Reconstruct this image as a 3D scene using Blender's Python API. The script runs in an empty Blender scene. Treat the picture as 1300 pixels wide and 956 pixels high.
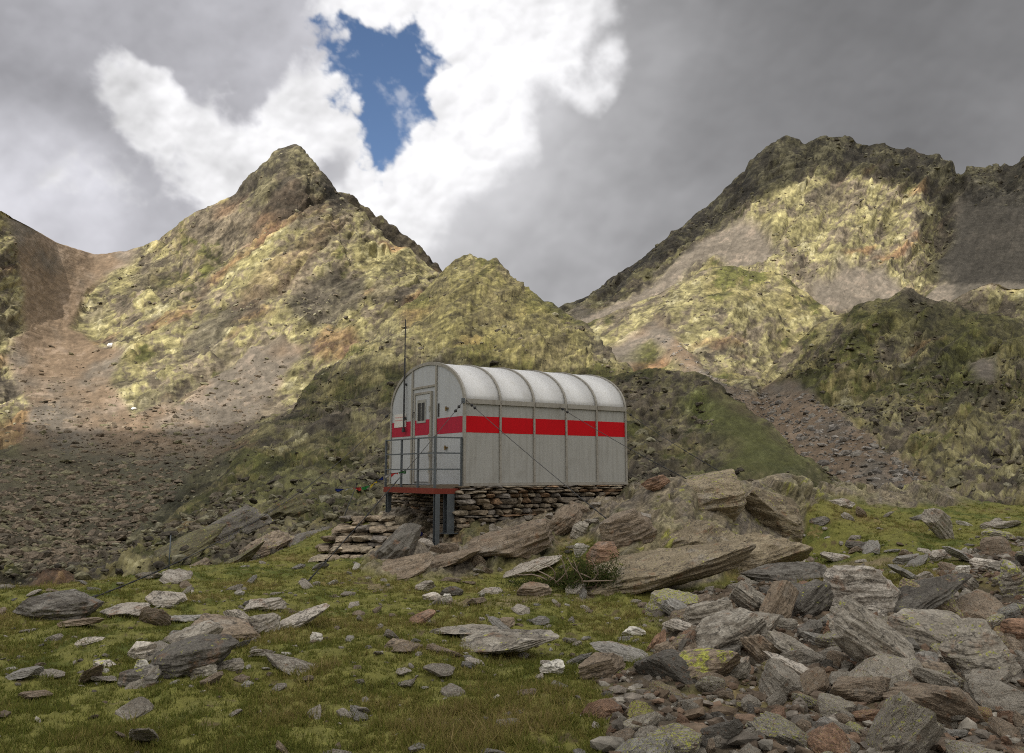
import bpy, bmesh, math, random
import numpy as np
from mathutils import Vector, Matrix

random.seed(7)
scene = bpy.context.scene
COL = scene.collection
f32 = np.float32

# ------------------------------------------------------------------ camera model
F, CX, CY, HZ, EYE = 1088.0, 650.0, 433.5, 600.0, 1.65
TH = math.atan((HZ - CY) / F)
CT, ST = math.cos(TH), math.sin(TH)

def tan_xz(px, py):
    a = (np.asarray(px, float) - CX) / F
    b = (CY - np.asarray(py, float)) / F
    dy = CT - ST * b
    return a / dy, (ST + CT * b) / dy

def at(px, py, Y):
    tx, tz = tan_xz(px, py)
    return np.stack(np.broadcast_arrays(tx * Y, Y, EYE + tz * Y), -1)

def atv(px, py, Y):
    p = at(px, py, float(Y))
    return Vector((float(p[0]), float(p[1]), float(p[2])))

def project(X, Y, Z):
    dz = Z - EYE
    fw = np.maximum(Y * CT + dz * ST, .05)
    return CX + F * X / fw, CY - F * (dz * CT - Y * ST) / fw

# ------------------------------------------------------------------ noise
_rng = np.random.RandomState(11)
_perm = _rng.permutation(256).astype(np.int32)
_perm = np.concatenate([_perm, _perm])
_g = _rng.normal(size=(256, 3)); _g /= np.linalg.norm(_g, axis=1)[:, None]
_g = (_g * 1.55).astype(f32)

def perlin(x, y, z):
    x = x.astype(f32); y = y.astype(f32); z = z.astype(f32)
    xi = np.floor(x); yi = np.floor(y); zi = np.floor(z)
    xf = x - xi; yf = y - yi; zf = z - zi
    X = xi.astype(np.int32) & 255; Y = yi.astype(np.int32) & 255; Z = zi.astype(np.int32) & 255
    u = xf * xf * xf * (xf * (xf * 6 - 15) + 10)
    v = yf * yf * yf * (yf * (yf * 6 - 15) + 10)
    w = zf * zf * zf * (zf * (zf * 6 - 15) + 10)
    def g(a, b, c, dx, dy, dz):
        h = _g[_perm[_perm[_perm[a] + b] + c]]
        return h[:, 0] * dx + h[:, 1] * dy + h[:, 2] * dz
    X1 = (X + 1) & 255; Y1 = (Y + 1) & 255; Z1 = (Z + 1) & 255
    n00 = g(X, Y, Z, xf, yf, zf); n10 = g(X1, Y, Z, xf - 1, yf, zf)
    n01 = g(X, Y1, Z, xf, yf - 1, zf); n11 = g(X1, Y1, Z, xf - 1, yf - 1, zf)
    m00 = g(X, Y, Z1, xf, yf, zf - 1); m10 = g(X1, Y, Z1, xf - 1, yf, zf - 1)
    m01 = g(X, Y1, Z1, xf, yf - 1, zf - 1); m11 = g(X1, Y1, Z1, xf - 1, yf - 1, zf - 1)
    a = n00 + u * (n10 - n00); b = n01 + u * (n11 - n01)
    c = m00 + u * (m10 - m00); d = m01 + u * (m11 - m01)
    e = a + v * (b - a); h = c + v * (d - c)
    return e + w * (h - e)

def fbm(q, octv=4, gain=.5, lac=2.03, seed=0.):
    o = seed * 17.31
    x, y, z = q[:, 0] + o, q[:, 1] - o * .7, q[:, 2] + o * .3
    s = np.zeros(len(x), f32); a = 1.; t = 0.
    for i in range(octv):
        s += a * perlin(x, y, z); t += a
        a *= gain; x = x * lac + 3.1; y = y * lac + 7.7; z = z * lac + 1.3
    return s / t * 1.5

def ridged(q, octv=4, gain=.55, lac=2.07, seed=0.):
    o = seed * 13.7
    x, y, z = q[:, 0] + o, q[:, 1] + o * .4, q[:, 2] - o * .6
    s = np.zeros(len(x), f32); a = 1.; t = 0.; prev = 1.
    for i in range(octv):
        r = 1 - np.abs(perlin(x, y, z)) * 2.0
        r = np.clip(r, 0, 1); r = r * r
        s += a * r * prev; t += a; prev = np.clip(r * 1.6, .25, 1)
        a *= gain; x = x * lac + 5.1; y = y * lac + 2.7; z = z * lac + 9.3
    return s / t

def sstep(a, b, x):
    t = np.clip((x - a) / (b - a), 0, 1)
    return t * t * (3 - 2 * t)

def saw(x, drop=.22):
    f = x - np.floor(x)
    return np.where(f < 1 - drop, f / (1 - drop), (1 - f) / drop)

def mixc(c, d, m):
    m = np.asarray(m)[:, None]
    return c * (1 - m) + np.asarray(d, f32) * m

def poly_sd(px, py, poly):
    """signed distance to polygon, positive inside"""
    p = np.asarray(poly, float); n = len(p)
    d = np.full(px.shape, 1e9); ins = np.zeros(px.shape, bool)
    for i in range(n):
        ax, ay = p[i]; bx, by = p[(i + 1) % n]
        ex, ey = bx - ax, by - ay
        t = np.clip(((px - ax) * ex + (py - ay) * ey) / (ex * ex + ey * ey + 1e-9), 0, 1)
        d = np.minimum(d, np.hypot(px - ax - t * ex, py - ay - t * ey))
        c = ((ay > py) != (by > py)) & (px < (bx - ax) * (py - ay) / (by - ay + 1e-12) + ax)
        ins ^= c
    return np.where(ins, d, -d)

_fr = np.random.RandomState(5)
_fj = _fr.uniform(0, 1, (256, 3)).astype(f32); _fv = _fr.normal(0, 1, (256, 3)).astype(f32); _fo = _fr.uniform(-.5, .5, 256).astype(f32)
def facets(q, seed=0, tilt=.45):
    """angular blocks: height of randomly tilted plane facets, a random tone per block, nearness to the block's edge"""
    q = (q + seed * 7.3).astype(f32); qi = np.floor(q); best = np.full(len(q), 9e9, f32); sec = best.copy()
    hid = np.zeros(len(q), np.int32); bd = np.zeros_like(q)
    Qi = qi.astype(np.int32)
    for dx in (-1, 0, 1):
        for dy in (-1, 0, 1):
            for dz in (-1, 0, 1):
                h = _perm[_perm[_perm[(Qi[:, 0] + dx) & 255] + ((Qi[:, 1] + dy) & 255)] + ((Qi[:, 2] + dz) & 255)]
                df = q - (qi + np.array([dx, dy, dz], f32)) - _fj[h]
                d2 = (df * df).sum(1); up = d2 < best
                sec = np.where(up, best, np.minimum(sec, d2)); best = np.where(up, d2, best)
                hid = np.where(up, h, hid); bd = np.where(up[:, None], df, bd)
    val = _fo[hid] + (bd * _fv[hid]).sum(1) * tilt
    ed = np.sqrt(sec) - np.sqrt(best)
    return (val + .35) * sstep(0, .20, ed) - .2, _fo[hid] + .5, ed

def frame(ang, q, Lx, Ly, Ln, tilt=.25):
    """coordinates along / across rock strata rising to the right at ang degrees"""
    a = math.radians(ang)
    s = np.array([math.cos(a), 0, math.sin(a)]); n = np.array([-math.sin(a), tilt, math.cos(a)])
    n /= np.linalg.norm(n); t = np.cross(n, s)
    return np.stack([q @ s / Lx, q @ t / Ly, q @ n / Ln], -1).astype(f32)

# ------------------------------------------------------------------ mesh helpers
def mesh_np(name, V, Fq, mat=None, col=None, smooth=True, parent=None, tri=False):
    k = 3 if tri else 4
    me = bpy.data.meshes.new(name)
    V = np.ascontiguousarray(V, f32); Fq = np.ascontiguousarray(Fq, np.int32)
    me.vertices.add(len(V)); me.vertices.foreach_set('co', V.ravel())
    me.loops.add(Fq.size); me.loops.foreach_set('vertex_index', Fq.ravel())
    me.polygons.add(len(Fq)); me.polygons.foreach_set('loop_start', np.arange(0, Fq.size, k, dtype=np.int32))
    me.polygons.foreach_set('use_smooth', np.full(len(Fq), smooth))
    if col is not None:
        a = me.attributes.new('albedo', 'FLOAT_COLOR', 'POINT')
        c = np.ones((len(V), 4), f32); c[:, 3] = 0; c[:, :col.shape[1]] = col
        a.data.foreach_set('color', c.ravel())
    me.update(calc_edges=True); me.validate()
    if mat: me.materials.append(mat)
    o = bpy.data.objects.new(name, me); COL.objects.link(o)
    if parent: o.parent = parent
    return o

def grid_faces(nr, nc):
    i = np.arange(nr * nc, dtype=np.int32).reshape(nr, nc)
    return np.stack([i[:-1, :-1], i[:-1, 1:], i[1:, 1:], i[1:, :-1]], -1).reshape(-1, 4)

def grid_normals(G):
    du = np.gradient(G, axis=1); dv = np.gradient(G, axis=0)
    n = np.cross(du, dv); n /= np.linalg.norm(n, axis=2)[..., None] + 1e-12
    return n

def obj(name, bm, mat, parent=None, smooth=False, bev=0.):
    me = bpy.data.meshes.new(name)
    bmesh.ops.recalc_face_normals(bm, faces=bm.faces)
    if bev:
        bmesh.ops.bevel(bm, geom=bm.edges[:], offset=bev, segments=1, affect='EDGES', clamp_overlap=True)
    bm.to_mesh(me); bm.free()
    if smooth: me.polygons.foreach_set('use_smooth', [True] * len(me.polygons))
    if mat: me.materials.append(mat)
    o = bpy.data.objects.new(name, me); COL.objects.link(o)
    if parent: o.parent = parent
    return o

def tag(o, label=None, cat=None, group=None, kind=None):
    if label: o['label'] = label
    if cat: o['category'] = cat
    if group: o['group'] = group
    if kind or cat: o['kind'] = kind or 'thing'
    return o

def empty(name, loc=(0, 0, 0), rz=0.):
    o = bpy.data.objects.new(name, None); COL.objects.link(o)
    o.location = loc; o.rotation_euler = (0, 0, rz); o.empty_display_size = .2
    return o

def box(bm, x0, x1, y0, y1, z0, z1):
    v = [bm.verts.new(p) for p in [(x0, y0, z0), (x1, y0, z0), (x1, y1, z0), (x0, y1, z0), (x0, y0, z1), (x1, y0, z1), (x1, y1, z1), (x0, y1, z1)]]
    for f in [(0, 3, 2, 1), (4, 5, 6, 7), (0, 1, 5, 4), (1, 2, 6, 5), (2, 3, 7, 6), (3, 0, 4, 7)]:
        bm.faces.new([v[i] for i in f])
    return v

def tube(bm, pts, r, n=8, cap=True):
    pts = [Vector(p) for p in pts]; rs = r if isinstance(r, (list, tuple)) else [r] * len(pts)
    rings = []
    for i, p in enumerate(pts):
        d = (pts[min(i + 1, len(pts) - 1)] - pts[max(i - 1, 0)]).normalized()
        up = Vector((0, 0, 1)) if abs(d.z) < .9 else Vector((1, 0, 0))
        a = d.cross(up).normalized(); b = d.cross(a)
        rings.append([bm.verts.new(p + (a * math.cos(2 * math.pi * k / n) + b * math.sin(2 * math.pi * k / n)) * rs[i]) for k in range(n)])
    for i in range(len(rings) - 1):
        for k in range(n):
            bm.faces.new([rings[i][k], rings[i][(k + 1) % n], rings[i + 1][(k + 1) % n], rings[i + 1][k]])
    if cap:
        bm.faces.new(rings[0][::-1]); bm.faces.new(rings[-1])

# ------------------------------------------------------------------ node helpers
class NT:
    def __init__(s, tree): s.t = tree
    def new(s, typ, **kw):
        n = s.t.nodes.new(typ)
        for k, v in kw.items(): setattr(n, k, v)
        return n
    def link(s, a, b): s.t.links.new(a, b)
    def put(s, sock, v):
        if isinstance(v, bpy.types.NodeSocket): s.link(v, sock)
        elif isinstance(v, (tuple, list)) and len(sock.default_value) == 4 and len(v) == 3: sock.default_value = (*v, 1)
        else: sock.default_value = v
    def m(s, op, a, b=None, c=None, clamp=False):
        n = s.new('ShaderNodeMath', operation=op, use_clamp=clamp)
        s.put(n.inputs[0], a)
        if b is not None: s.put(n.inputs[1], b)
        if c is not None: s.put(n.inputs[2], c)
        return n.outputs[0]
    def vm(s, op, a, b=None, out=0):
        n = s.new('ShaderNodeVectorMath', operation=op)
        s.put(n.inputs[0], a)
        if b is not None:
            if op == 'SCALE': s.put(n.inputs['Scale'], b)
            else: s.put(n.inputs[1], b)
        return n.outputs['Value'] if op in ('DOT_PRODUCT', 'LENGTH', 'DISTANCE') else n.outputs[0]
    def noise(s, vec, scale, detail=4, rough=.55, dist=0., col=False, typ='FBM'):
        n = s.new('ShaderNodeTexNoise'); n.noise_dimensions = '3D'; n.noise_type = typ
        if vec is not None: s.link(vec, n.inputs['Vector'])
        s.put(n.inputs['Scale'], scale); n.inputs['Detail'].default_value = detail
        n.inputs['Roughness'].default_value = rough; n.inputs['Distortion'].default_value = dist
        return n.outputs['Color' if col else 'Fac']
    def ss(s, x, a, b, lo=0., hi=1.):
        n = s.new('ShaderNodeMapRange', interpolation_type='SMOOTHSTEP')
        s.put(n.inputs[0], x); s.put(n.inputs[1], a); s.put(n.inputs[2], b); s.put(n.inputs[3], lo); s.put(n.inputs[4], hi)
        return n.outputs[0]
    def mix(s, f, a, b, mode='MIX'):
        n = s.new('ShaderNodeMix', data_type='RGBA', blend_type=mode)
        s.put(n.inputs[0], f); s.put(n.inputs[6], a); s.put(n.inputs[7], b)
        return n.outputs[2]
    def mapping(s, vec, scale=(1, 1, 1), rot=(0, 0, 0), loc=(0, 0, 0)):
        n = s.new('ShaderNodeMapping'); s.link(vec, n.inputs[0])
        n.inputs['Scale'].default_value = scale; n.inputs['Rotation'].default_value = rot; n.inputs['Location'].default_value = loc
        return n.outputs[0]

def material(name):
    m = bpy.data.materials.new(name); m.use_nodes = True
    nt = NT(m.node_tree); b = m.node_tree.nodes['Principled BSDF']
    return m, nt, b

def bump(nt, b, h, strength, dist):
    n = nt.new('ShaderNodeBump'); n.inputs['Strength'].default_value = strength; n.inputs['Distance'].default_value = dist
    nt.link(h, n.inputs['Height']); nt.link(n.outputs[0], b.inputs['Normal'])

def terrain_mat(name, size, ang, bumpd, ysc=1.):
    """albedo attribute with fine procedural speckle and strata grain; size = grain in metres"""
    m, nt, b = material(name)
    at_ = nt.new('ShaderNodeAttribute', attribute_name='albedo')
    tc = nt.new('ShaderNodeTexCoord')
    base = nt.mapping(tc.outputs['Object'], scale=(1, ysc, 1))
    v = nt.mapping(base, rot=(0, math.radians(ang), 0))
    v = nt.mapping(v, scale=(.55, .7, 1))
    n1 = nt.noise(v, 1 / size, 6, .65)
    n2 = nt.noise(base, 2.2 / size, 5, .65)
    k = nt.m('MAXIMUM', nt.m('MULTIPLY_ADD', n1, 3.4, -.7), .22)
    k2 = nt.m('MAXIMUM', nt.m('MULTIPLY_ADD', n2, 2.4, -.2), .3)
    kk = nt.m('MULTIPLY', k, k2)
    kk = nt.m('ADD', kk, nt.m('MULTIPLY', at_.outputs['Alpha'], nt.m('SUBTRACT', nt.m('MULTIPLY_ADD', n2, 1., .5), kk)))
    c = nt.mix(1., at_.outputs['Color'], kk, 'MULTIPLY')
    nt.link(c, b.inputs['Base Color'])
    b.inputs['Roughness'].default_value = .9; b.inputs['Specular IOR Level'].default_value = .2
    bump(nt, b, nt.m('ADD', n1, nt.m('MULTIPLY', n2, .5)), .8, bumpd)
    return m

def plain(name, col, rough=.6, metal=0., var=.25, scale=6., bumpd=0., stretch=(1, 1, 1), spec=.4):
    m, nt, b = material(name)
    tc = nt.new('ShaderNodeTexCoord')
    v = nt.mapping(tc.outputs['Object'], scale=stretch)
    n = nt.noise(v, scale, 5, .6)
    k = nt.m('MULTIPLY_ADD', n, var * 2, 1 - var)
    nt.link(nt.mix(1., col, k, 'MULTIPLY'), b.inputs['Base Color'])
    b.inputs['Roughness'].default_value = rough; b.inputs['Metallic'].default_value = metal
    b.inputs['Specular IOR Level'].default_value = spec
    if bumpd: bump(nt, b, n, .6, bumpd)
    return m

# ------------------------------------------------------------------ sun direction (towards the sun)
SUN_EL, SUN_AZ = math.radians(45), math.radians(-156)      # azimuth from +Y towards +X : left, behind the camera
SUN = np.array([math.sin(SUN_AZ) * math.cos(SUN_EL), math.cos(SUN_AZ) * math.cos(SUN_EL), math.sin(SUN_EL)])

# ------------------------------------------------------------------ terrain sheets
def pchip(K, t, tq):
    """monotone cubic along axis 0; K (k,n), t (k,), tq (m,) -> (m,n)"""
    h = np.diff(t)[:, None]; d = np.diff(K, axis=0) / h
    sl = np.zeros_like(K)
    if len(t) > 2:
        a, b = d[:-1], d[1:]
        same = a * b > 0
        sl[1:-1] = np.where(same, 2 * a * b / (a + b + np.where(same, 0, 1)), 0)
    sl[0] = d[0]; sl[-1] = d[-1]
    i = np.clip(np.searchsorted(t, tq, 'right') - 1, 0, len(t) - 2)
    hh = h[i]; s = ((tq - t[i]) / hh[:, 0])[:, None]
    return ((1 + 2 * s) * (1 - s) ** 2 * K[i] + s * (1 - s) ** 2 * hh * sl[i] + s * s * (3 - 2 * s) * K[i + 1] + s * s * (s - 1) * hh * sl[i + 1])

def smooth1(a, k):
    if k < 2: return a
    w = np.hanning(2 * k + 1); w /= w.sum()
    return np.convolve(np.pad(a, k, mode='edge'), w, mode='valid')

def base_sheet(rows, px0, px1, step, vstep, sm=14, smc=2, back=(1.25, 70)):
    cols = np.arange(px0, px1 + step, step)
    PY, LY = [], []
    for r, row in enumerate(rows):
        x, y, d = np.array(row, float).T
        k = int((smc if r == len(rows) - 1 else sm) / step)
        PY.append(smooth1(np.interp(cols, x, y), k)); LY.append(smooth1(np.interp(cols, x, np.log(d)), int(sm / step)))
    PY = np.array(PY); LY = np.array(LY)
    t = np.concatenate([[0], np.cumsum(np.maximum(np.mean(np.abs(np.diff(PY, axis=0)), axis=1), 4))])
    nv = int(t[-1] / vstep) + 2
    tq = np.linspace(0, t[-1], nv)
    py = pchip(PY, t, tq); Y = np.exp(pchip(LY, t, tq))
    G = at(cols[None, :], py, Y)
    nb = 8
    k = np.linspace(0, 1, nb + 1)[1:, None]
    cr = G[-1]
    Yb = cr[:, 1] * (1 + (back[0] - 1) * k)
    zb = cr[None, :, 2] - (k ** 1.3) * back[1] / F * cr[None, :, 1]
    Gb = np.stack([cr[None, :, 0] * Yb / cr[None, :, 1], Yb, zb], -1)
    return np.concatenate([G, Gb], 0)

VOTES = []     # plan positions with lit / shaded flag, for the cloud that shades the valley
LITB = np.array([(-900, 545), (0, 545), (115, 548), (201, 549), (259, 543), (300, 541), (345, 524), (391, 492), (437, 478), (500, 466), (560, 464), (700, 472), (800, 480), (880, 485), (925, 488), (972, 492), (1014, 476), (1040, 443), (1066, 403), (1097, 386), (1150, 378), (1300, 374), (2000, 374)], float)
LITA = [(690, 420), (740, 408), (800, 372), (873, 318), (930, 284), (965, 264), (1016, 236), (1056, 222), (1098, 226), (1134, 243), (1160, 236), (1178, 255), (1174, 290), (1184, 322), (1172, 350), (1225, 360), (1260, 380), (1260, 470), (690, 470)]

def lit_mask(px, py, mode):
    if mode == 'dark': return np.zeros(px.shape, bool)
    if mode == 'A': return poly_sd(px, py, LITA) > 0
    m = py < np.interp(px, LITB[:, 0], LITB[:, 1])
    if mode == 'E': m &= px < 1100
    return m

def vote(G, mode, sub=4):
    P_ = G[::sub, ::sub].reshape(-1, 3)
    px, py = project(P_[:, 0], P_[:, 1], P_[:, 2])
    VOTES.append((P_, lit_mask(px, py, mode), px, py))

LICHEN = (.188, .170, .084); PALEL = (.27, .25, .16); GRASS = (.075, .082, .022); DRY = (.15, .122, .05)
DARKR = (.085, .072, .055); MIDR = (.165, .138, .10); RUST = (.20, .105, .055); SCREE = (.178, .130, .088); GREYS = (.148, .128, .104)

def crag_disp(P_, L, ang, seed, amp_led=.35):
    q = frame(ang, P_, 2.6 * L, 1.6 * L, L)
    w = fbm(P_ / (1.7 * L), 2, seed=seed + 3)
    q2 = q + .45 * w[:, None]
    a = fbm(q2, 5, .52, seed=seed)
    r = ridged(q2 * 1.4, 5, .55, seed=seed + 1)
    blk = ridged(frame(ang - 75, P_, 2.2 * L, L, 1.4 * L) + .3 * w[:, None], 3, seed=seed + 5)
    led = saw(q[:, 2] * 2.1 + .9 * w + .35 * a) * .6 + saw(q[:, 2] * 5.3 + .9 * a + w) * .4
    return a * .55 + (r - .4) * .6 - blk * .35 + (led - .5) * amp_led, a, r, led

YREF = {'right_peak_rock': 750., 'far_ridge_rock': 800., 'left_peak_rock': 480., 'valley_shoulder_rock': 260., 'round_hill_rock': 140., 'centre_hump_rock': 100., 'green_knoll_rock': 60.}
def make_hill(name, label, rows, px, step, vstep, L, ang, amp, mat, colour, seed, lit, soft=None, smc=2, back=(1.25, 70), sm=14, ky=.25, tone=1., rib=1.):
    yref = YREF[mat.name]
    G = base_sheet(rows, px[0], px[1], step, vstep, smc=smc, back=back, sm=sm)
    nr, nc = G.shape[:2]
    vote(G, lit)
    N = grid_normals(G); N[N[..., 2] < 0] *= -1
    W_ = G.reshape(-1, 3); Nf = N.reshape(-1, 3)
    bx, by = project(W_[:, 0], W_[:, 1], W_[:, 2])
    # noise domain: feature size grows with distance, so near rock shows fine detail and far rock broad crags
    P_ = np.stack([W_[:, 0] / W_[:, 1], np.log(W_[:, 1] / yref) * ky, (W_[:, 2] - EYE) / W_[:, 1]], -1) * yref
    lo = fbm(P_ / (L * 3.5), 3, seed=seed + 9)
    big = fbm(P_ / (L * 5.), 2, seed=seed + 13)
    d, a, r, led = crag_disp(P_, L, ang, seed, .95)
    scr = soft(bx + 22 * lo + 10 * a, by + 18 * a) if soft else np.zeros(len(P_))
    d2, a2, r2, led2 = crag_disp(P_, L * .3, ang + 6, seed + 20, .7)
    d0 = crag_disp(P_, L * 2.6, ang - 4, seed + 70, .8)[0]
    wq = fbm(P_ / (L * .5), 3, seed=seed + 61)[:, None]
    fa, ra, ea = facets(frame(ang, P_, L * 1.1, L * .7, L * .46) + .35 * wq, seed + 1)
    fb_, rb, eb = facets(frame(ang + 7, P_, L * .36, L * .24, L * .16) + .4 * wq, seed + 2)
    fc, rc, ec = facets(frame(ang - 5, P_, L * .12, L * .085, L * .06) + .5 * wq, seed + 3)
    blocks = (ra, rb, rc)
    fine = fbm(P_ / (L * .055), 3, .65, seed=seed + 64)
    rough = 1 - .93 * scr
    rows_left = (nr - 1 - 8 - np.repeat(np.arange(nr), nc))
    crest = .4 + .6 * sstep(2, 30, rows_left) * (rows_left > 0)
    am = amp * (W_[:, 1] / F)
    disp = am * (rough * (d0 * 1.3 * (.5 + .5 * crest) + crest * (a * .55 + rib * (fa * .62 + fb_ * .30 + fc * .17) + fine * .035) + big * .5) + .05 * (fbm(P_ / (L * .12), 3, seed=seed + 2)) * (1 + scr))
    # keep the foot still, keep the crest lively
    P2 = W_ + (Nf * .8 + np.array([0, -.35, .3])) * disp[:, None]
    G2 = P2.reshape(nr, nc, 3)
    N2 = grid_normals(G2); N2[N2[..., 2] < 0] *= -1
    c = colour(P_, bx, by, N2.reshape(-1, 3), a, a2, r, r2, led, lo, scr, L, seed, blocks)
    vein = sstep(.45, .8, ridged(frame(ang - 20, P_, L * .5, L * .35, L * .22), 4, seed=seed + 57))
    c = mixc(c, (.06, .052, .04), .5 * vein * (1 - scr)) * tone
    o = mesh_np(name, P2, grid_faces(nr, nc), mat, np.concatenate([c, .85 * scr[:, None]], 1))
    tag(o, label, None, None, 'structure')
    return G2, scr.reshape(nr, nc), o

def col_mountain(green=.35, lich=.6, dark=.5, rust=.25, top=None, scree_c=SCREE, patches=None):
    def fn(P_, px, py, N, a, a2, r, r2, led, lo, scr, L, seed, blocks):
        nz = N[:, 2]
        fi = fbm(P_ / (L * .05), 3, .7, seed=seed + 33); n3 = fbm(P_ / (L * .5), 5, .62, seed=seed + 31) + .34 * fi + .40 * (blocks[1] - .5) + .50 * (blocks[2] - .5) + .15 * (blocks[0] - .5); n4 = fbm(P_ / (L * 1.2), 4, .6, seed=seed + 37)
        c = np.tile(np.array(MIDR, f32), (len(P_), 1))
        c = mixc(c, DARKR, sstep(-.1, .5, a2 + .5 * n3 + dark - .5))
        c = mixc(c, LICHEN, sstep(-.25, .3, n3 + .5 * a + lich - .45))
        c = mixc(c, PALEL, sstep(.12, .6, n3 * .8 + a2 * .6 + lich - .75) * .8)
        c = mixc(c, DRY, sstep(.15, .55, n4 + green - .2 + .3 * (nz - .5)) * .7)
        c = mixc(c, GRASS, sstep(.2, .5, n4 - .3 * n3 + green - .3 + .5 * (nz - .6)) * .8)
        c = mixc(c, DARKR, sstep(.42, .62, fbm(frame(40, P_, L * 1.8, L, L * .7), 4, seed=seed + 41) + dark * .4 - .05) * .75)
        c = mixc(c, RUST, sstep(.25, .6, fbm(frame(38, P_, L * 2.5, L, L * .6), 3, seed=seed + 47) + rust - .25) * .6)
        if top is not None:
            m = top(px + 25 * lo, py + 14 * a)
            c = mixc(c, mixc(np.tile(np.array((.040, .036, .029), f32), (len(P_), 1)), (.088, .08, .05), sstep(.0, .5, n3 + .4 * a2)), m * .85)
        sc = mixc(np.tile(np.array(scree_c, f32), (len(P_), 1)), GREYS, sstep(-.2, .4, n4 + lo * .5))
        sc = mixc(sc, (.24, .19, .15), sstep(.1, .6, n3) * .4)
        c = c * (1 - scr[:, None]) + sc * scr[:, None]
        if patches:
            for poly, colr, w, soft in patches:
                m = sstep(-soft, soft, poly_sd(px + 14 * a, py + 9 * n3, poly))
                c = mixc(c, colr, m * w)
        return np.clip(c * (1 + .25 * n3 + (.24 * fi + .36 * (blocks[2] - .5) + .34 * (blocks[1] - .5) + .22 * (blocks[0] - .5)) * (1 - .6 * scr))[:, None], .01, .6)
    return fn

def soft_polys(*polys, edge=9):
    def fn(px, py):
        m = np.zeros(px.shape)
        for p in polys: m = np.maximum(m, sstep(-edge, edge, poly_sd(px, py, p)))
        return m
    return fn

# right peak ---------------------------------------------------------------
A_rows = [
    [(500, 520, 420), (900, 450, 420), (1300, 420, 400), (1800, 420, 400)],
    [(500, 450, 560), (720, 400, 600), (850, 370, 600), (980, 350, 560), (1050, 380, 470), (1120, 372, 500), (1200, 375, 520), (1300, 350, 520), (1800, 340, 520)],
    [(500, 470, 700), (720, 394, 750), (850, 312, 750), (1000, 270, 700), (1080, 268, 690), (1180, 290, 680), (1230, 290, 700), (1300, 270, 660), (1800, 240, 660)],
    [(500, 500, 900), (660, 425, 900), (712, 389, 900), (760, 359, 900), (800, 335, 900), (846, 303, 900), (852, 295, 900), (862, 294, 900), (884, 275, 900), (900, 263, 900), (925, 241, 900), (946, 219, 900), (952, 207, 900), (968, 193, 890), (1000, 181, 880), (1012, 182, 880), (1022, 191, 880), (1034, 186, 880), (1046, 177, 880), (1075, 172, 880), (1090, 180, 880), (1112, 180, 880), (1125, 178, 880), (1134, 190, 880), (1160, 191, 880), (1188, 197, 880), (1206, 209, 880), (1220, 222, 880), (1228, 208, 870), (1262, 199, 860), (1285, 203, 850), (1300, 193, 850), (1400, 165, 850), (1550, 190, 850), (1800, 200, 850)]]
A_scr = soft_polys([(1020, 350), (1045, 358), (1066, 336), (1118, 343), (1150, 366), (1200, 380), (1160, 398), (1090, 398), (1066, 398), (1030, 385)],
                   [(700, 420), (731, 397), (805, 374), (873, 316), (930, 286), (955, 290), (990, 330), (960, 345), (909, 336), (867, 359), (831, 385), (740, 420)],
                   [(1192, 330), (1215, 290), (1222, 240), (1240, 260), (1270, 262), (1330, 250), (1500, 250), (1500, 420), (1150, 400), (1202, 354)])
matA = terrain_mat('right_peak_rock', 9., 50, 2.5, .22)
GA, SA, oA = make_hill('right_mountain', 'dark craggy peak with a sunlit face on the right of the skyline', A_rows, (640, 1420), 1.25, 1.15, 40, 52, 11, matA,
    col_mountain(.10, .56, .42, .15, top=lambda px, py: sstep(-8, 10, np.interp(px, [700, 930, 1000, 1060, 1140, 1185, 1220, 1300], [412, 272, 238, 214, 226, 250, 300, 320]) - py), scree_c=GREYS, patches=[([(1188, 335), (1212, 290), (1220, 235), (1330, 240), (1600, 240), (1600, 430), (1230, 400), (1196, 356)], (.075, .068, .056), .8, 10)]), 1., 'A', A_scr, rib=.75)  # dark summit rock and right scree, darkened in colour to deepen their shadow

# far dark ridge behind the left peak ---------------------------------------
B2_rows = [[(380, 480, 700), (700, 480, 700)],
           [(380, 215, 800), (440, 250, 800), (470, 268, 800), (500, 287, 800), (530, 311, 800), (545, 322, 800), (558, 338, 800), (600, 378, 800), (700, 450, 800)]]
matB2 = terrain_mat('far_ridge_rock', 9., 40, 2., .22)
make_hill('far_ridge', 'dark far ridge showing behind the right shoulder of the pointed peak', B2_rows, (400, 640), 1.6, 2., 30, 40, 8, matB2, col_mountain(.0, .05, .9, .1), 2., 'dark')

# left pointed peak, gully and rubble slope ---------------------------------
B_rows = [
    [(-500, 800, 45), (120, 775, 45), (400, 710, 60), (700, 600, 100)],
    [(-500, 650, 95), (0, 655, 95), (150, 650, 105), (300, 600, 130), (450, 520, 190), (700, 480, 250)],
    [(-500, 540, 190), (0, 545, 200), (150, 545, 220), (300, 530, 260), (450, 480, 330), (700, 450, 400)],
    [(-500, 400, 280), (-60, 410, 300), (0, 420, 340), (60, 425, 400), (110, 420, 440), (200, 415, 400), (300, 400, 385), (400, 380, 400), (500, 370, 420), (700, 440, 470)],
    [(-500, 150, 330), (-200, 185, 350), (-60, 240, 400), (0, 264, 430), (30, 283, 470), (70, 307, 560), (120, 323, 640), (160, 319, 640), (200, 303, 610), (250, 274, 590), (300, 248, 580), (314, 235, 580), (330, 213, 580), (344, 200, 580), (353, 189, 580), (365, 186, 580), (378, 190, 580), (392, 204, 580), (405, 215, 580), (424, 238, 580), (450, 263, 580), (490, 295, 570), (540, 329, 560), (570, 352, 550), (700, 460, 520)]]
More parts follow.
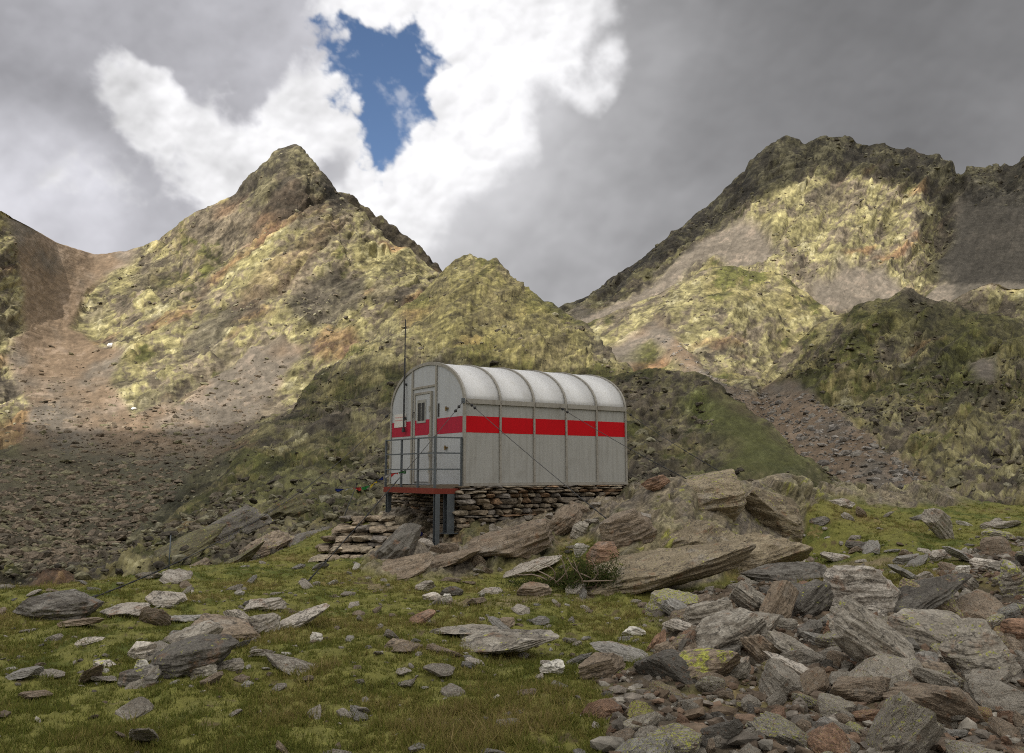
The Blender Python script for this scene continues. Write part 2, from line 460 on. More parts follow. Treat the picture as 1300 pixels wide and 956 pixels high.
B_scr = soft_polys([(20, 268), (75, 303), (120, 320), (170, 312), (155, 338), (112, 380), (95, 425), (140, 440), (165, 447), (152, 500), (172, 527), (230, 500), (299, 450), (368, 426), (402, 440), (378, 480), (325, 528), (290, 560), (230, 640), (100, 770), (-500, 800), (-500, 610), (20, 585), (46, 518), (18, 455), (38, 425), (38, 370), (30, 300)], edge=7)
matB = terrain_mat('left_peak_rock', 6., 42, 1.6, .22)
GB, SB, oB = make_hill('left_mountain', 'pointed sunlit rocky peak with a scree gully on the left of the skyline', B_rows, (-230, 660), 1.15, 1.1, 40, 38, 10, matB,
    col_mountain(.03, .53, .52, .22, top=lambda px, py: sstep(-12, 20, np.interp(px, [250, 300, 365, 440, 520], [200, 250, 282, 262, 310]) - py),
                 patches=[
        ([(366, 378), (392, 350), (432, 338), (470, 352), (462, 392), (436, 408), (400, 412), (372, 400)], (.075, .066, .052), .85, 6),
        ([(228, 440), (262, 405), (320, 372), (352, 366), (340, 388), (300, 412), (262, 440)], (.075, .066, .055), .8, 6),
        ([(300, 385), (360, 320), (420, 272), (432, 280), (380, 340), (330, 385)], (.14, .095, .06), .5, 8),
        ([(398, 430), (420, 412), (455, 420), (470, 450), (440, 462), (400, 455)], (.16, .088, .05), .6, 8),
        ([(170, 524), (190, 500), (230, 486), (262, 470), (268, 476), (232, 500), (200, 518)], (.08, .07, .055), .6, 5),  # dark strip painted along the ledge for its shaded underside
        ([(-500, 560), (60, 562), (200, 580), (300, 572), (330, 600), (240, 680), (100, 750), (-500, 770)], (.056, .055, .032), .85, 26)]), 3., 'B', B_scr)  # vegetated rubble, its colour darkened to deepen the lower left shadow

# right lit shoulder and valley ---------------------------------------------
D_rows = [
    [(500, 660, 70), (900, 620, 70), (1000, 640, 60), (1100, 670, 55), (1300, 700, 50), (1800, 700, 50)],
    [(500, 560, 110), (800, 560, 100), (900, 520, 130), (960, 530, 130), (1000, 545, 190), (1100, 560, 180), (1200, 600, 160), (1800, 600, 150)],
    [(500, 480, 220), (760, 470, 220), (850, 452, 220), (930, 455, 210), (1000, 470, 280), (1100, 440, 300), (1300, 430, 280), (1800, 430, 280)],
    [(500, 440, 420), (700, 424, 420), (740, 412, 410), (790, 395, 400), (840, 370, 400), (880, 352, 400), (900, 342, 400), (935, 335, 400), (965, 341, 400), (980, 338, 400), (1005, 350, 390), (1030, 375, 380), (1060, 394, 360), (1100, 397, 350), (1160, 392, 340), (1200, 381, 330), (1235, 361, 320), (1260, 354, 320), (1300, 357, 320), (1800, 350, 320)]]
D_scr = soft_polys([(750, 468), (805, 440), (846, 408), (870, 430), (905, 470), (972, 496), (1050, 520), (1108, 547), (1240, 640), (1100, 680), (1040, 600), (960, 530), (900, 492), (840, 440), (800, 466)], edge=8)
matD = terrain_mat('valley_shoulder_rock', 4., 40, 1.1, .22)
GD, SD, oD = make_hill('valley_shoulder', 'sunlit grassy rock shoulder and stony gully below the right peak', D_rows, (660, 1420), 1.2, 1.1, 24, 36, 10, matD,
    col_mountain(.26, .57, .42, .18), 5., 'D', D_scr)

# round hill on the right ----------------------------------------------------
E_rows = [
    [(850, 680, 60), (1100, 660, 50), (1300, 690, 45), (1800, 700, 45)],
    [(850, 620, 80), (960, 540, 130), (1108, 562, 85), (1200, 622, 60), (1300, 610, 55), (1800, 600, 55)],
    [(850, 580, 120), (960, 505, 180), (1040, 470, 170), (1108, 480, 140), (1200, 500, 105), (1300, 500, 100), (1800, 500, 100)],
    [(850, 560, 200), (940, 497, 215), (960, 478, 220), (1000, 445, 222), (1040, 414, 220), (1066, 400, 215), (1092, 388, 212), (1120, 381, 208), (1150, 378, 205), (1190, 382, 200), (1230, 393, 195), (1265, 403, 190), (1300, 410, 185), (1800, 440, 170)]]
E_scr = soft_polys([(950, 500), (1000, 490), (1060, 515), (1110, 550), (1160, 600), (1225, 660), (1100, 700), (940, 600)], [(1240, 450), (1270, 455), (1275, 485), (1250, 480)], edge=8)
matE = terrain_mat('round_hill_rock', 2.6, 48, .8, .22)
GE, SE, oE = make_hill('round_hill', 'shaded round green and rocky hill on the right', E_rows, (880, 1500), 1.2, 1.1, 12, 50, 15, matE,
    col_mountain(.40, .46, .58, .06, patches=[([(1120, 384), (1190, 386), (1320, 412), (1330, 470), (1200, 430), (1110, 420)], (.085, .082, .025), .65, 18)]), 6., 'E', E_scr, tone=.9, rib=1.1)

# centre hump with its long left flank ---------------------------------------
C_rows = [
    [(-500, 800, 22), (0, 772, 20), (100, 755, 20), (300, 748, 20), (480, 740, 21), (600, 725, 26), (900, 700, 32)],
    [(-500, 745, 26), (0, 727, 25), (100, 714, 26), (200, 702, 26), (300, 692, 26), (400, 672, 28), (480, 662, 30), (600, 650, 40), (900, 640, 45)],
    [(-500, 738, 30), (0, 722, 28), (100, 712, 29), (170, 690, 35), (300, 642, 42), (400, 612, 48), (480, 590, 55), (600, 570, 75), (900, 560, 80)],
    [(-500, 745, 32), (0, 727, 30), (60, 722, 31), (120, 713, 36), (170, 686, 45), (225, 648, 57), (280, 606, 70), (330, 552, 95), (390, 488, 140), (440, 447, 175), (500, 398, 215), (540, 366, 245), (556, 346, 255), (572, 328, 270), (583, 321, 280), (597, 319, 280), (612, 324, 278), (628, 331, 275), (650, 346, 265), (700, 380, 245), (740, 410, 220), (770, 440, 190), (800, 470, 160), (830, 500, 130), (900, 560, 105)]]
matC = terrain_mat('centre_hump_rock', 1.8, 40, .55, .22)
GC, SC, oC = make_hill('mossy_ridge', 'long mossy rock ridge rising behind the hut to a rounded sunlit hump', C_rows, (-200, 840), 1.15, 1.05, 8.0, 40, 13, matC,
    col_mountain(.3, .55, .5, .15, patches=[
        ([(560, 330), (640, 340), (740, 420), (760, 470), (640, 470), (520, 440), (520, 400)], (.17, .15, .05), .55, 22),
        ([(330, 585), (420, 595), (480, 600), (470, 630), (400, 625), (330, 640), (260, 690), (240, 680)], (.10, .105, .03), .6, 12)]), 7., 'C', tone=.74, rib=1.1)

# dark knoll behind the hut on the right ------------------------------------
F_rows = [
    [(560, 690, 32), (800, 665, 32), (950, 645, 34), (1120, 660, 36)],
    [(560, 610, 45), (800, 560, 48), (900, 560, 48), (1000, 602, 42), (1120, 670, 40)],
    [(560, 560, 70), (680, 500, 75), (740, 475, 78), (780, 466, 78), (810, 462, 78), (850, 462, 76), (880, 468, 73), (905, 481, 70), (930, 500, 66), (960, 522, 62), (990, 545, 58), (1015, 568, 54), (1045, 592, 50), (1120, 665, 45)]]
matF = terrain_mat('green_knoll_rock', 1.1, 44, .35, .22)
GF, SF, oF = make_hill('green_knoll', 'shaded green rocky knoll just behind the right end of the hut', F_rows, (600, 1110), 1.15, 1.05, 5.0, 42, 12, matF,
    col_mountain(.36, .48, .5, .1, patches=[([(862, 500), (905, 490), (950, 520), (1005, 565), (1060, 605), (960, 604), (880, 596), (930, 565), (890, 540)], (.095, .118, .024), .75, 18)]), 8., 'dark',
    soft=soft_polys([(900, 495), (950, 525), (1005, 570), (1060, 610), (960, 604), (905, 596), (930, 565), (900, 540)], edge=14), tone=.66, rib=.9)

# scree stones far away: one uncountable mass per slope ----------------------
def ico(n=1):
    bm = bmesh.new(); bmesh.ops.create_icosphere(bm, subdivisions=n, radius=1)
    V = np.array([v.co[:] for v in bm.verts]); T = np.array([[v.index for v in f.verts] for f in bm.faces]); bm.free()
    return V, T
ICO_V, ICO_T = ico(1)

def stones(name, pts, sizes, cols, mat, seed, flat=.55):
    rs = np.random.RandomState(seed); n = len(pts); k = len(ICO_V)
    d = ICO_V[None] * (1 + .34 * rs.uniform(-1, 1, (n, k, 1)))
    d = d * np.stack([rs.uniform(.7, 1.3, n), rs.uniform(.7, 1.2, n), rs.uniform(.35, .9, n) * flat * 1.6], -1)[:, None]
    an = rs.uniform(0, 6.28, n); ti = rs.normal(0, .35, n)
    x, y, z = d[..., 0], d[..., 1], d[..., 2]
    x, z = x * np.cos(ti)[:, None] + z * np.sin(ti)[:, None], -x * np.sin(ti)[:, None] + z * np.cos(ti)[:, None]
    x, y = x * np.cos(an)[:, None] - y * np.sin(an)[:, None], x * np.sin(an)[:, None] + y * np.cos(an)[:, None]
    V = np.stack([x, y, z], -1) * np.asarray(sizes)[:, None, None] + pts[:, None]
    T = ICO_T[None] + (np.arange(n) * k)[:, None, None]
    return mesh_np(name, V.reshape(-1, 3), T.reshape(-1, 3), mat, np.repeat(cols, k, 0), smooth=False, tri=True)

mat_stone = terrain_mat('loose_stone', .25, 20, .03)
def scatter_far(name, label, G, S, n, seed, px_size, cond=None, pal=None, bare=False):
    rs = np.random.RandomState(seed)
    px, py = project(G[..., 0], G[..., 1], G[..., 2])
    w = np.where(S < .4 if bare else S > .6, 1., 0.)
    w[-10:] = 0
    if cond is not None: w = w * cond(px, py)
    w = w.ravel(); idx = rs.choice(len(w), n, p=w / w.sum())
    pts = G.reshape(-1, 3)[idx] + rs.normal(0, .1, (n, 3))
    s = px_size * (pts[:, 1] / F) * np.clip(rs.lognormal(-.1, .75, n), .35, 5) * np.clip(90 / pts[:, 1], .35, 1.6) ** .6
    pal = np.array(pal or [(.17, .15, .125), (.20, .16, .12), (.12, .105, .085), (.22, .20, .12)], f32)
    o = stones(name, pts, s, pal[rs.randint(0, len(pal), n)], mat_stone, seed)
    return tag(o, label, None, None, 'stuff')
scatter_far('scree_stones', 'rubble of brown stones covering the slope below the left gully', GB, SB, 9000, 5, 2.1, lambda px, py: np.where((py > 440) & (py < 740) & (px > -100) & (px < 420), sstep(430, 620, py) + .08, 0), [(.14, .112, .084), (.17, .135, .098), (.095, .08, .06), (.165, .152, .095), (.19, .155, .115)])
scatter_far('gully_stones', 'grey block field running down the gully between the green knoll and the round hill', GD, SD, 2400, 6, 1.3, lambda px, py: (py > 430) * (px > 820) * 1., [(.19, .175, .155), (.22, .20, .18), (.12, .11, .10)])
scatter_far('block_field', 'grey blocks at the foot of the round hill', GE, SE, 2600, 8, 1.7, lambda px, py: (py > 500) * 1., [(.19, .175, .155), (.24, .22, .20), (.12, .11, .10)])

ROCKS = [(.17, .155, .10), (.21, .195, .125), (.12, .105, .08), (.16, .135, .10), (.25, .235, .165), (.085, .074, .058)]
clump = lambda G, f: sstep(-.1, .5, fbm(np.stack([G[..., 0].ravel() / f, G[..., 1].ravel() * .3 / f, G[..., 2].ravel() / f], -1), 3, seed=90)).reshape(G.shape[:2]) + .08
for nm_, lb_, G_, S_, n_, sz_, f_ in (('left_peak_blocks', 'broken blocks and ledges over the left pointed peak', GB, SB, 7000, 1.5, 60.), ('right_peak_blocks', 'broken blocks over the right peak', GA, SA, 4500, 1.5, 90.),
        ('shoulder_blocks', 'broken blocks over the sunlit shoulder', GD, SD, 4500, 1.4, 30.), ('ridge_blocks', 'broken mossy blocks over the ridge and hump behind the hut', GC, SC, 6000, 1.7, 12.),
        ('round_hill_blocks', 'broken mossy blocks over the round hill', GE, SE, 4000, 1.7, 16.), ('knoll_blocks', 'broken mossy blocks over the green knoll', GF, SF, 1800, 1.6, 7.)):
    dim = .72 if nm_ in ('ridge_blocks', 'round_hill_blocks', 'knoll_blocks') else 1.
    cl_ = clump(G_, f_)
    scatter_far(nm_, lb_, G_, S_, n_, 60 + n_ % 37, sz_, lambda px, py: cl_, [tuple(dim * v for v in c_) for c_ in ROCKS], True)
# ------------------------------------------------------------------ near ground
ctrl = []
for q in [(650, 868, 6.7), (0, 868, 6.7), (1300, 868, 6.7), (-400, 868, 6.7), (1700, 868, 6.7),
          (0, 800, 9.), (300, 800, 9.05), (640, 800, 9.05), (900, 800, 9.), (1200, 800, 8.9), (-300, 800, 9), (1500, 800, 9),
          (0, 752, 12.), (-200, 760, 11.5), (200, 744, 12.6), (350, 733, 13.6), (470, 729, 14.1), (600, 723, 14.6), (700, 737, 13.2), (650, 760, 11.3), (400, 770, 10.7),
          (350, 712, 16.), (250, 722, 14.8), (420, 700, 17),
          # rock under the hut
          (600, 670, 17.8), (578, 697, 17.0), (556, 704, 17.5), (535, 692, 18.3), (500, 660, 19.2), (487, 664, 18.3), (520, 708, 16.2), (475, 722, 14.8),
          (650, 664, 17.9), (690, 652, 18.5), (740, 643, 19.2), (800, 634, 20.2), (600, 700, 15.7), (650, 702, 15.6), (690, 692, 16.2),
          (720, 690, 16.3), (760, 684, 16.6), (740, 722, 14.2), (720, 745, 12.6),
          # slab outcrop right of the hut
          (742, 764, 11.1), (800, 757, 11.4), (900, 742, 12.2), (960, 715, 13.8), (1000, 690, 15.8), (800, 640, 13.5), (830, 613, 14.6), (870, 606, 15.5), (930, 608, 16.6), (1000, 617, 18.4),
          (775, 725, 11.9), (850, 690, 12.9), (900, 662, 14.1), (950, 652, 15.6), (785, 695, 12.5), (1035, 640, 19.0),
          # meadow on the right
          (1050, 690, 15.6), (1100, 664, 18.8), (1200, 652, 20.4), (1300, 650, 20.6), (1500, 650, 20.6), (1150, 725, 11.8), (1000, 742, 11), (1150, 745, 10.8), (1300, 725, 11.8), (1300, 700, 14), (1500, 725, 11.8),
          (1060, 622, 23), (1120, 623, 24), (1180, 630, 24), (1240, 642, 23)]:
    p = at(q[0], q[1], float(q[2])); ctrl.append(tuple(p))
ctrl += [(x, y, .02) for x in (-9, -3, 3, 9) for y in (1., 4.)] + [(x, -6, 0) for x in (-9, 0, 9)]
ctrl += [(3.3, 19.2, .95), (4.6, 20.5, .9), (1.75, 15.9, .5), (0, 20.6, .9), (.9, 23.3, 1.0), (-2.9, 20.8, .75), (-2, 24.5, .3), (2.2, 26, .6), (-8, 20, -1.8), (-12, 18, -1.8), (-5, 24, -1.6), (-10, 34, -6), (10, 30, -.8), (5, 30, -.5), (16, 30, -1.2), (0, 33, -1.8), (10, 46, -7), (-5, 46, -8), (25, 46, -7), (-25, 30, -6), (30, 20, .3), (-22, 10, -.2), (-22, 1, 0), (22, 1, 0), (24, 8, .2)]
ctrl = np.array(ctrl)
_c = .9
_d = np.sqrt(((ctrl[:, None, :2] - ctrl[None, :, :2]) ** 2).sum(-1) + _c)
_n = len(ctrl); _A = np.zeros((_n + 3, _n + 3)); _A[:_n, :_n] = _d - np.eye(_n) * .05
_A[:_n, _n] = 1; _A[:_n, _n + 1:] = ctrl[:, :2]; _A[_n, :_n] = 1; _A[_n + 1:, :_n] = ctrl[:, :2].T
_w = np.linalg.solve(_A, np.concatenate([ctrl[:, 2], [0, 0, 0]]))

def h_base(x, y):
    x = np.asarray(x, float).ravel(); y = np.asarray(y, float).ravel()
    z = _w[_n] + _w[_n + 1] * x + _w[_n + 2] * y
    for i in range(_n): z = z + _w[i] * np.sqrt((x - ctrl[i, 0]) ** 2 + (y - ctrl[i, 1]) ** 2 + _c)
    return z

def h_meadow(x, y):
    x = np.asarray(x, float).ravel(); y = np.asarray(y, float).ravel()
    q = np.stack([x, y, x * 0], -1)
    return .16 * fbm(q / 2.6, 3, seed=50) * sstep(2, 9, y) + .05 * fbm(q / .55, 3, seed=51)

R1 = [(458, 728), (540, 727), (640, 717), (700, 710), (712, 692), (745, 686), (790, 690), (792, 660), (815, 632), (800, 596), (478, 596), (480, 655), (470, 690)]
R2 = [(738, 766), (800, 757), (900, 739), (960, 712), (1000, 690), (1022, 660), (1040, 640), (1035, 596), (800, 590), (797, 645), (783, 700), (765, 735)]
R3 = [(1030, 596), (1040, 640), (1120, 643), (1190, 646), (1240, 637), (1200, 596)]
BF = [(842, 772), (880, 758), (905, 746), (985, 740), (1060, 745), (1150, 738), (1215, 718), (1300, 690), (1700, 690), (1700, 1400), (800, 1400), (775, 960), (765, 900), (762, 868), (800, 848), (835, 830)]

cols = np.concatenate([np.arange(-1500, -210, 10.), np.arange(-210, 1512, 1.3), np.arange(1512, 2900, 10.)])
yy = [1.2, 2.2, 3.2]
Yv = 4.2
while Yv < 48:
    yy.append(Yv)
    Yv += (.010 * Yv if Yv < 9 else .0042 * Yv if Yv < 10.8 else .0023 * Yv if Yv < 20.5 else .006 * Yv) if Yv < 24 else .03 * Yv
yy = np.array(yy); txs, _ = tan_xz(cols, np.full(len(cols), 700.))
XX = txs[None, :] * (yy[:, None] + .4) ; YY = np.repeat(yy[:, None], len(cols), 1)
nr, nc = XX.shape
xf, yf_ = XX.ravel(), YY.ravel()
zb = h_base(xf, yf_)
npx, npy = project(xf, yf_, zb)
Q = np.stack([xf, yf_, zb], -1)
wob = fbm(Q / 1.1, 3, seed=60)
vis = (yf_ < 27)
r1 = sstep(-6, 6, poly_sd(npx + 12 * wob, npy + 7 * wob, R1)) * vis
r2 = sstep(-5, 5, poly_sd(npx + 12 * wob, npy + 6 * wob, R2)) * vis
r3 = sstep(-5, 5, poly_sd(npx + 12 * wob, npy + 6 * wob, R3)) * vis
bfm = sstep(-14, 14, poly_sd(npx + 30 * wob, npy + 16 * wob, BF)) * (yf_ < 24)
rock = np.maximum(np.maximum(r1, r2), r3)
vote(np.stack([XX, YY, zb.reshape(nr, nc)], -1), 'dark', 6)
zm = h_meadow(xf, yf_) + .05 * np.clip(ridged(Q * np.array([1, .8, 0]) / .9, 3, seed=53) - .35, 0, 1) * sstep(3, 6, yf_)
tuss = .022 * np.clip(ridged(Q * np.array([1, 1, 0]) / .32, 3, seed=52) * 1.6 - .3, 0, 1.2)
Nn = grid_normals(np.stack([XX, YY, zb.reshape(nr, nc)], -1)).reshape(-1, 3); Nn[Nn[:, 2] < 0] *= -1
Qr = Q * np.array([1, .38, 1.])
rsel = np.where(rock > .004)[0]; Qs = Qr[rsel]
def full(v):
    o_ = np.zeros(len(Q), f32); o_[rsel] = v; return o_
a1 = full(fbm(frame(40, Qs, 2.3, 1.4, .9), 5, .52, seed=61)); a2 = full(fbm(frame(44, Qs, .7, .45, .27), 5, .52, seed=62))
grain = full(fbm(frame(42, Qs, 1.3, .8, .045), 3, .6, seed=64))
wq = fbm(Qs / .5, 3, seed=67)[:, None]
k0, t0_, e0 = facets(frame(40, Qs, 2.6, 1.5, .85) + .25 * wq, 11); k1, t1_, e1_ = facets(frame(43, Qs, .95, .6, .30) + .3 * wq, 12)
k2, t2_, e2_ = facets(frame(40, Qs, .36, .24, .10) + .4 * wq, 13); k3, t3_, e3_ = facets(frame(46, Qs, .12, .09, .04) + .4 * wq, 14)
fs = full(.20 * k0 + .095 * k1 + .034 * k2 + .011 * k3); fl2 = full(.15 * k0 + .05 * k1 + .016 * k2 + .007 * k3)
tn = full(.5 * (t1_ - .5) + .6 * (t2_ - .5) + .5 * (t3_ - .5))
dr = r1 * (fs + .10 * a1 + .006 * grain) + r2 * (fl2 + .07 * a1 + .006 * grain) + r3 * (fs + .08 * a1)
dr += rock * .04
P2 = Q + Nn * dr[:, None] + np.array([0, -.5, .15]) * dr[:, None]
P2[:, 2] += (zm + tuss) * (1 - rock) + bfm * .05 * fbm(Q / .3, 3, seed=66)
# colours
n5 = fbm(Q / .45, 4, .6, seed=70); n6 = fbm(Q / 1.9, 4, .55, seed=71); n7 = fbm(Q / .13, 3, .6, seed=72)
g = np.tile(np.array((.158, .154, .040), f32), (len(Q), 1))
g = mixc(g, (.18, .162, .05), sstep(-.05, .5, n6 + .5 * n5))
g = mixc(g, (.088, .104, .024), sstep(.05, .5, n5 - .6 * n6))
g = mixc(g, (.23, .175, .075), sstep(.3, .6, n5 * .7 + n7 * .4 + .4 * n6) * .8)
g = mixc(g, (.085, .062, .036), sstep(.38, .58, -n5 * .8 + n7 * .4 + .25 * n6) * .85)
for poly in ([(462, 738), (500, 744), (500, 752), (470, 750)], [(570, 763), (640, 768), (740, 764), (745, 772), (650, 776), (575, 772)], [(880, 712), (1000, 718), (1150, 716), (1150, 724), (1000, 727), (880, 722)]):
    m = sstep(-3, 4, poly_sd(npx + 6 * wob, npy + 3 * n5, poly)) * (yf_ < 16)
    g = mixc(g, (.20, .155, .10), m * .8)
soil = mixc(np.tile(np.array((.085, .07, .052), f32), (len(Q), 1)), (.13, .095, .065), sstep(-.1, .4, n5))
g = mixc(g, soil, np.clip(bfm - sstep(.1, .5, n6) * .5, 0, 1))
m5 = full(fbm(Qs / .45, 4, .6, seed=73)); m7 = full(fbm(Qs / .11, 3, .6, seed=74))
rk = np.tile(np.array((.215, .18, .125), f32), (len(Q), 1))
rk = mixc(rk, (.115, .098, .08), sstep(-.15, .4, a2 + .5 * grain + .5 * tn))
rk = mixc(rk, (.28, .245, .20), sstep(.05, .5, grain * .7 + a1 * .5 - .5 * tn))
rk = mixc(rk, (.19, .11, .06), sstep(.25, .6, n6 + .5 * m5) * .55)
rk = mixc(rk, (.215, .195, .115), sstep(.0, .5, m5 + .35 * n6 + .4 * (r2 + r3) - .22) * .7 * np.clip(r2 + r3 + .25, 0, 1))
rk = mixc(rk, (.25, .25, .055), sstep(.62, .78, m7 + .6 * m5 + .15 * r2) * .8 * np.clip(r2 + r3 + .15, 0, 1))
rk = mixc(rk, (.07, .075, .018), sstep(.35, .6, n6 - .4 * m5 + .2 * Nn[:, 2]) * .6 * np.clip(1 - r2 * .5, 0, 1))
crk = full(sstep(.5, .85, ridged(frame(38, Qs, .9, .6, .12), 3, seed=75)))
rk = mixc(rk, (.07, .06, .05), .45 * np.clip(crk, 0, 1)) * (1 + .7 * tn)[:, None]
c = g * (1 - rock[:, None]) + rk * rock[:, None]
c = np.clip(c * (1 + .22 * n7[:, None]), .008, .6)
mat_ground = terrain_mat('meadow_ground', .09, 45, .018)
ground = mesh_np('ground', P2, grid_faces(nr, nc), mat_ground, np.concatenate([c, .75 * (1 - rock[:, None]) + .12 * rock[:, None]], 1))
tag(ground, 'alpine meadow with bare rock knolls around the hut', None, None, 'structure')
GN = P2.reshape(nr, nc, 3)

def near_z(x, y):
    """height of the finished near ground"""
    j = int(np.clip(np.searchsorted(yy, y), 1, nr - 1)); best = None
    r = j if abs(yy[j] - y) < abs(yy[j - 1] - y) else j - 1
    i = int(np.argmin(np.abs(XX[r] - x)))
    return float(GN[r, i, 2])

def hit(px, py, y0=4.3, y1=26.):
    """first point of the near ground along a pixel's ray"""
    ys = np.exp(np.linspace(math.log(y0), math.log(y1), 700))
    tx, tz = tan_xz(px, py)
    z = h_base(tx * ys, ys) + h_meadow(tx * ys, ys)
    k = np.argmax(z >= EYE + tz * ys)
    if z[k] < EYE + tz * ys[k]: k = len(ys) - 1
    return Vector((float(tx * ys[k]), float(ys[k]), float(z[k])))

# lowest terrain out to the horizon (valley floor under every hill)
bm = bmesh.new(); bmesh.ops.create_circle(bm, cap_ends=True, segments=64, radius=6000)
bmesh.ops.translate(bm, verts=bm.verts, vec=(0, 0, -70))
mat_far = plain('valley_floor', (.09, .085, .04), .95, var=.4, scale=.05)
tag(obj('valley_floor', bm, mat_far), 'dark valley floor reaching to the horizon', None, None, 'structure')
# ground behind the camera so the place goes on in every direction
xb = np.linspace(-40, 40, 60); yb = np.linspace(-60, 1.25, 50)
XB, YB = np.meshgrid(xb, yb); ZB = h_base(XB, YB).reshape(XB.shape)
kk = sstep(-40, 0, YB); ZB = ZB * kk - 6 * (1 - kk) ** 2 - .04
qb = np.stack([XB.ravel(), YB.ravel(), ZB.ravel()], -1)
tag(mesh_np('rear_meadow', qb, grid_faces(*XB.shape), mat_ground, np.tile(np.array((.075, .075, .018), f32), (len(qb), 1))), 'meadow behind the viewpoint', None, None, 'structure')

# ------------------------------------------------------------------ grass
rs = np.random.RandomState(3)
GF_ = ((1 - rock) * (1 - .85 * bfm))
def grass_mesh(n_tuft, per):
    px = rs.uniform(-60, 1360, n_tuft * 3); py = 640 + 330 * rs.uniform(0, 1, n_tuft * 3) ** 1.1
    r_i = np.searchsorted(yy, np.clip(yy[3] + 0 * px, 0, 99))
    # pick random grid vertices instead, weighted to even screen density
    area = np.full((nr, nc), 1.)
    area *= np.gradient(yy)[:, None] / yy[:, None] ** 1.25
    ok = (YY > 4.4) & (YY < 22) & (np.abs(npx.reshape(nr, nc) - 650) < 760)
    patch = sstep(-.5, .3, n5 + n6 * .5).reshape(nr, nc)
    w = (area * ok * GF_.reshape(nr, nc) * (.15 + patch)).ravel()
    w[GF_ < .5] = 0
    idx = rs.choice(nr * nc, n_tuft, p=w / w.sum())
    base = P2[idx] + np.stack([rs.normal(0, .012, n_tuft), rs.normal(0, .02, n_tuft), np.zeros(n_tuft)], -1)
    b = np.repeat(base, per, 0) + np.concatenate([rs.normal(0, .022, (n_tuft * per, 2)), np.zeros((n_tuft * per, 1))], 1)
    tall = np.repeat(np.clip(rs.lognormal(-.1, .5, n_tuft), .45, 3.0) * (.8 + .5 * sstep(0, .5, n6[idx])), per)
    h = .030 * tall * rs.uniform(.6, 1.25, len(b)); a = rs.uniform(0, 6.28, len(b)); wd = .0028 + .0016 * rs.uniform(0, 1, len(b)) + b[:, 1] * .00012
    lean = rs.normal(0, .55, (len(b), 2)) * h[:, None]
    dx, dy = np.cos(a) * wd, np.sin(a) * wd
    z0 = b[:, 2] - .006
    v0 = np.stack([b[:, 0] - dx, b[:, 1] - dy, z0], -1); v1 = np.stack([b[:, 0] + dx, b[:, 1] + dy, z0], -1)
    v2 = np.stack([b[:, 0] + lean[:, 0], b[:, 1] + lean[:, 1], b[:, 2] + h], -1)
    V = np.stack([v0, v1, v2], 1).reshape(-1, 3)
    T = np.arange(len(V)).reshape(-1, 3)
    pal = np.array([(.150, .158, .036), (.19, .18, .054), (.115, .135, .030), (.25, .21, .075), (.30, .235, .11)], f32)
    dryk = np.repeat(sstep(-.2, .6, n6[idx] + .5 * n5[idx]), per)
    pr = rs.uniform(0, 1, len(b)) * .7 + dryk * .55
    ci = np.digitize(pr, [.24, .54, .76, 1.04])
    ci = np.array([2, 0, 1, 3, 4])[ci]
    cc = pal[ci] * rs.uniform(.75, 1.25, (len(b), 1)).astype(f32)
    return V, T, np.repeat(cc, 3, 0)
gm, gnt, gb = material('grass_blades')
ga = gnt.new('ShaderNodeAttribute', attribute_name='albedo'); gnt.link(ga.outputs['Color'], gb.inputs['Base Color'])
gb.inputs['Roughness'].default_value = .8; gb.inputs['Specular IOR Level'].default_value = .1
gtr = gnt.new('ShaderNodeBsdfTranslucent'); gnt.link(ga.outputs['Color'], gtr.inputs[0])
gmx = gnt.new('ShaderNodeMixShader'); gmx.inputs[0].default_value = .4
gnt.link(gb.outputs[0], gmx.inputs[1]); gnt.link(gtr.outputs[0], gmx.inputs[2]); gnt.link(gmx.outputs[0], gm.node_tree.nodes['Material Output'].inputs['Surface'])
gV, gT, gC = grass_mesh(42000, 9)
tag(mesh_np('grass', gV, gT, gm, gC, smooth=False, tri=True), 'short alpine turf with yellowed tufts covering the meadow', None, None, 'stuff')

